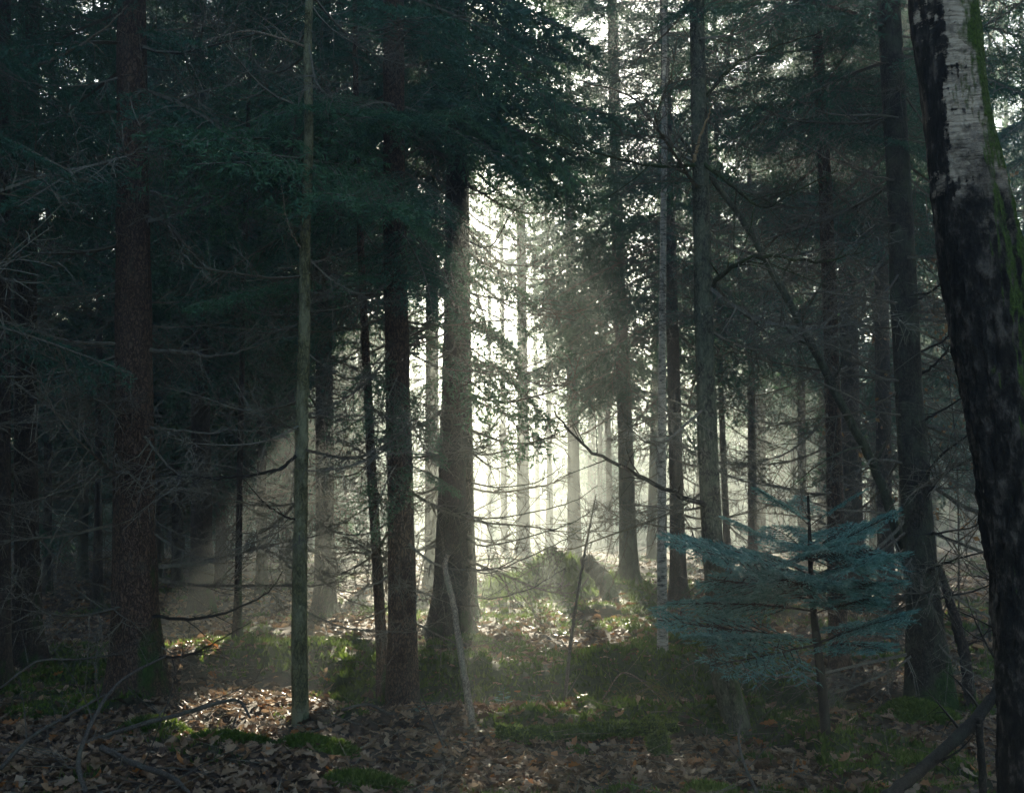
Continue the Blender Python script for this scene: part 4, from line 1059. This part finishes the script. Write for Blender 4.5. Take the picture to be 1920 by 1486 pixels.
xm = 0.9 + rng.normal(size=2600) * 0.7; ym = 24.0 + rng.normal(size=2600) * 0.8
moss_tufts('moss', xm, ym, gz(xm, ym) - 0.02, 0.08 + 0.16 * rng.random(2600) ** 2, M['moss'], 'shaggy moss and grass on the mound in the mist', 4)
xg, yg = scatter(9000, 6.0, 24)
kg = rng.random(len(xg)) < np.clip(moss_amount(xg, yg) * (0.15 + 1.2 * sstep(.45, .7, vnoise(xg * 1.1, yg * 1.1, 123))), 0, 1)
xg, yg = xg[kg], yg[kg]
def blades_grass():
    out = []
    zg = gz(xg, yg)
    for i in range(len(xg)):
        a = rng.random() * 6.28; l = rng.uniform(0.07, 0.26); k = np.linspace(0, 1, 4)[:, None]
        d = np.array([math.cos(a), math.sin(a), 0])
        q = np.array([xg[i], yg[i], zg[i] - .01]) + d * l * rng.uniform(.3, .9) * k ** 1.6 + np.array([0, 0, 1.0]) * l * (1.2 * k - 0.55 * k ** 2)
        sd = np.array([-d[1], d[0], 0]) * 0.0035
        for j in range(3):
            w0, w1 = 1 - j / 3, 1 - (j + 1) / 3
            out.append([q[j] - sd * w0, q[j] + sd * w0, q[j + 1] + sd * w1]); out.append([q[j] - sd * w0, q[j + 1] + sd * w1, q[j + 1] - sd * w1])
    tag(link('grass', soup_mesh('grass', np.array(out), [M['grass_green']])), 'thin grass blades growing through the moss', 'grass', kind='stuff')
M['grass_green'] = foliage_mat('green_grass', (0.05, 0.09, 0.02), (0.20, 0.24, 0.07), 0.5, 1.5)
blades_grass()

def cushion(px, py, Y, rx, ry, h, label):
    c = at(px, py, Y); cx, cy = c[0], c[1]
    z0 = float(height(cx, cy))
    n = 30; a = np.linspace(0, 2 * math.pi, n, endpoint=False)
    V, rings = [], 9
    for i in range(rings + 1):
        f = 1 - i / rings
        for b in a:
            wob = 1 + 0.25 * (vnoise(math.cos(b) * 2 + cx * 7 + 50, math.sin(b) * 2 + cy * 7 + 50, 4) - .5) * 2
            X, Y_ = cx + rx * f * wob * math.cos(b), cy + ry * f * wob * math.sin(b)
            zz = float(height(X, Y_)) - 0.03 + (h + .03) * (1 - f ** 2) ** 0.6 * (0.8 + 0.4 * float(vnoise(X * 9 + 50, Y_ * 9, 8)))
            V.append((X, Y_, zz))
    V = np.array(V); base = np.array([cx, cy, z0])
    idx = np.arange(len(V)).reshape(rings + 1, n)
    q, b2, c2, d = idx[:-1], np.roll(idx, -1, 1)[:-1], np.roll(idx, -1, 1)[1:], idx[1:]
    t = np.concatenate([np.stack([q, b2, c2], -1).reshape(-1, 3), np.stack([q, c2, d], -1).reshape(-1, 3)])
    tri = V[t]
    # shoots over the cushion
    ar = np.linalg.norm(np.cross(tri[:, 1] - tri[:, 0], tri[:, 2] - tri[:, 0]), axis=1); pr = ar / ar.sum()
    m = int(2600 * rx * ry / 0.06) if rx * ry < 0.3 else 12000
    m = min(max(m, 900), 9000)
    fi = rng.choice(len(tri), size=m, p=pr); r1, r2 = np.sqrt(rng.random(m)), rng.random(m)
    P = tri[fi, 0] * (1 - r1)[:, None] + tri[fi, 1] * (r1 * (1 - r2))[:, None] + tri[fi, 2] * (r1 * r2)[:, None]
    nr = unit(P - (base - np.array([0, 0, 0.25])))
    d_ = unit(nr + rng.normal(size=(m, 3)) * 0.45); s = unit(np.cross(d_, rng.normal(size=(m, 3))))
    hh = 0.030 * (0.6 + 0.8 * rng.random((m, 1))); w = hh * 0.2
    sh = np.stack([P + s * w, P - s * w, P + d_ * hh], 1)
    me = soup_mesh('moss_cushion', np.concatenate([tri, sh]) - base, [M['moss']])
    o = link('moss_cushion', me); o.location = base
    tag(o, label, 'moss', 'moss cushions')
cushion(1722, 1322, 8.9, 0.34, 0.25, 0.13, 'broad deep green moss cushion in front of the big right spruce')
cushion(1690, 1388, 7.6, 0.26, 0.18, 0.06, 'low moss cushion among leaves below the broad one')
cushion(690, 1432, 6.9, 0.26, 0.2, 0.09, 'dark moss cushion among brown leaves at the bottom, left of centre')
cushion(1335, 1450, 6.6, 0.22, 0.15, 0.05, 'flat moss cushion among leaves at the bottom, right of centre')
cushion(290, 1345, 8.6, 0.28, 0.2, 0.10, 'moss cushion at the right foot of the big left spruce')
cushion(430, 1385, 7.6, 0.34, 0.22, 0.10, 'moss cushion behind the large brown leaves at the lower left')
cushion(590, 1395, 7.5, 0.30, 0.2, 0.08, 'moss cushion in front of the olive young trunk')
cushion(1085, 1388, 7.8, 0.10, 0.07, 0.03, 'small bright yellow green moss patch in front of the mossy log')
cushion(1420, 1400, 7.5, 0.16, 0.1, 0.04, 'small moss cushion beside the bent foot of the grey mossy trunk')
cushion(600, 1475, 6.2, 0.22, 0.16, 0.06, 'dark moss cushion cut by the bottom edge of the frame')

# arching dry grass and twig litter
def grass_tuft(px, py, Y, label, n=26, h=0.35, seed=0):
    p = at(px, py, Y); p[2] = float(height(p[0], p[1]))
    r_ = np.random.default_rng(seed); out = []
    for i in range(n):
        a = r_.random() * 6.28; l = h * (0.6 + 0.8 * r_.random())
        k = np.linspace(0, 1, 6)[:, None]
        d = np.array([math.cos(a), math.sin(a), 0])
        q = d * 0.03 * r_.random() + d * l * 0.8 * k ** 1.4 + np.array([0, 0, 1.0]) * l * (1.25 * k - 0.95 * k ** 2)
        out.append(soup_tube(q, 0.003, 0.001, 3))
    o = link('grass_tuft', soup_mesh('grass_tuft', np.concatenate(out), [M['grass']])); o.location = p
    tag(o, label, 'grass', 'dry grass tufts')
grass_tuft(1185, 1345, 9.2, 'arching yellow grass tuft on the bank below the slender birch', 34, 0.38, 1)
grass_tuft(1262, 1335, 9.3, 'dry grass tuft right beside the slender birch foot', 26, 0.4, 2)
grass_tuft(1310, 1370, 8.6, 'dry grass tuft in the shade of the blue green fir', 30, 0.35, 3)
grass_tuft(1640, 1330, 9.2, 'thin dry grass tuft left of the broad moss cushion', 20, 0.3, 4)

def twig_litter():
    x, y = scatter(2600, 3.5, 24)
    out = []
    z = gz(x, y) + 0.02
    for i in range(len(x)):
        a = rng.random() * 6.28; l = rng.uniform(0.12, 0.5); k = np.linspace(0, 1, 4)[:, None]
        d = np.array([math.cos(a), math.sin(a), rng.uniform(-0.05, 0.35)])
        q = np.array([x[i], y[i], z[i]]) + d * l * k + rng.normal(size=3) * 0.12 * l * k ** 2
        out.append(soup_tube(q, rng.uniform(0.002, 0.006), 0.0015, 3))
    tag(link('twig_litter', soup_mesh('twig_litter', np.concatenate(out), [M['dead']])), 'fine dead twigs strewn over leaves and moss', 'twigs', kind='stuff')
twig_litter()

# ------------------------------------------------------------------ haze
def haze():
    x0, x1, y0, y1, z0, z1 = -310, 310, -20, 310, -3, 34
    V = np.array([(x, y, z) for x in (x0, x1) for y in (y0, y1) for z in (z0, z1)], float)
    q = [(0, 1, 3, 2), (4, 6, 7, 5), (0, 4, 5, 1), (2, 3, 7, 6), (0, 2, 6, 4), (1, 5, 7, 3)]
    me = bpy.data.meshes.new('haze'); me.from_pydata(V.tolist(), [], q)
    m, nt, out = new_mat('haze_air')
    v = nt.nodes.new('ShaderNodeVolumePrincipled')
    v.inputs['Color'].default_value = (0.89, 1.0, 0.98, 1)
    v.inputs['Density'].default_value = HAZE
    v.inputs['Anisotropy'].default_value = 0.55
    nt.links.new(v.outputs[0], out.inputs['Volume'])
    me.materials.append(m)
    tag(link('haze', me), kind='stuff')
HAZE = 0.0066
haze()

# ------------------------------------------------------------------ light
w = bpy.data.worlds.new('World'); sc.world = w; w.use_nodes = True
nt = w.node_tree; nt.nodes.clear()
sky = nt.nodes.new('ShaderNodeTexSky'); sky.sky_type = 'NISHITA'; sky.sun_disc = False
sky.sun_elevation = SUN_EL; sky.sun_rotation = SUN_AZ; sky.dust_density = 1.0; sky.air_density = 1.0; sky.ozone_density = 2.6
bg = nt.nodes.new('ShaderNodeBackground'); bg.inputs[1].default_value = 0.05
wo = nt.nodes.new('ShaderNodeOutputWorld')
nt.links.new(sky.outputs[0], bg.inputs[0]); nt.links.new(bg.outputs[0], wo.inputs[0])

sl = bpy.data.lights.new('sun', 'SUN'); sl.energy = 5.0; sl.angle = R(0.53); sl.color = (1.0, 0.88, 0.66)
so = bpy.data.objects.new('sun', sl); COL.objects.link(so)
ld = Vector((-math.sin(SUN_AZ) * math.cos(SUN_EL), -math.cos(SUN_AZ) * math.cos(SUN_EL), -math.sin(SUN_EL)))
so.rotation_euler = ld.to_track_quat('-Z', 'Y').to_euler()
so.location = (0, 0, 60)

cam = bpy.data.cameras.new('camera'); co = bpy.data.objects.new('camera', cam); COL.objects.link(co)
co.location = CAM; co.rotation_euler = (R(90) + PITCH, 0, 0)
cam.sensor_width = 36; cam.lens = 36 * F / 1920; cam.clip_start = 0.1; cam.clip_end = 2000
sc.camera = co

sc.view_settings.view_transform = 'Standard'; sc.view_settings.look = 'None'
sc.view_settings.exposure = 2.75; sc.view_settings.gamma = 1.0
sc.view_settings.use_curve_mapping = False
cy = sc.cycles
cy.use_denoising = True
try: cy.denoiser = 'OPENIMAGEDENOISE'
except Exception: pass
cy.max_bounces = 5; cy.diffuse_bounces = 2; cy.glossy_bounces = 1; cy.transmission_bounces = 2; cy.transparent_max_bounces = 4; cy.volume_bounces = 0
cy.caustics_reflective = False; cy.caustics_refractive = False
tri_total = sum(len(m.polygons) for m in bpy.data.meshes)
print('triangles', tri_total, 'objects', len(bpy.data.objects))
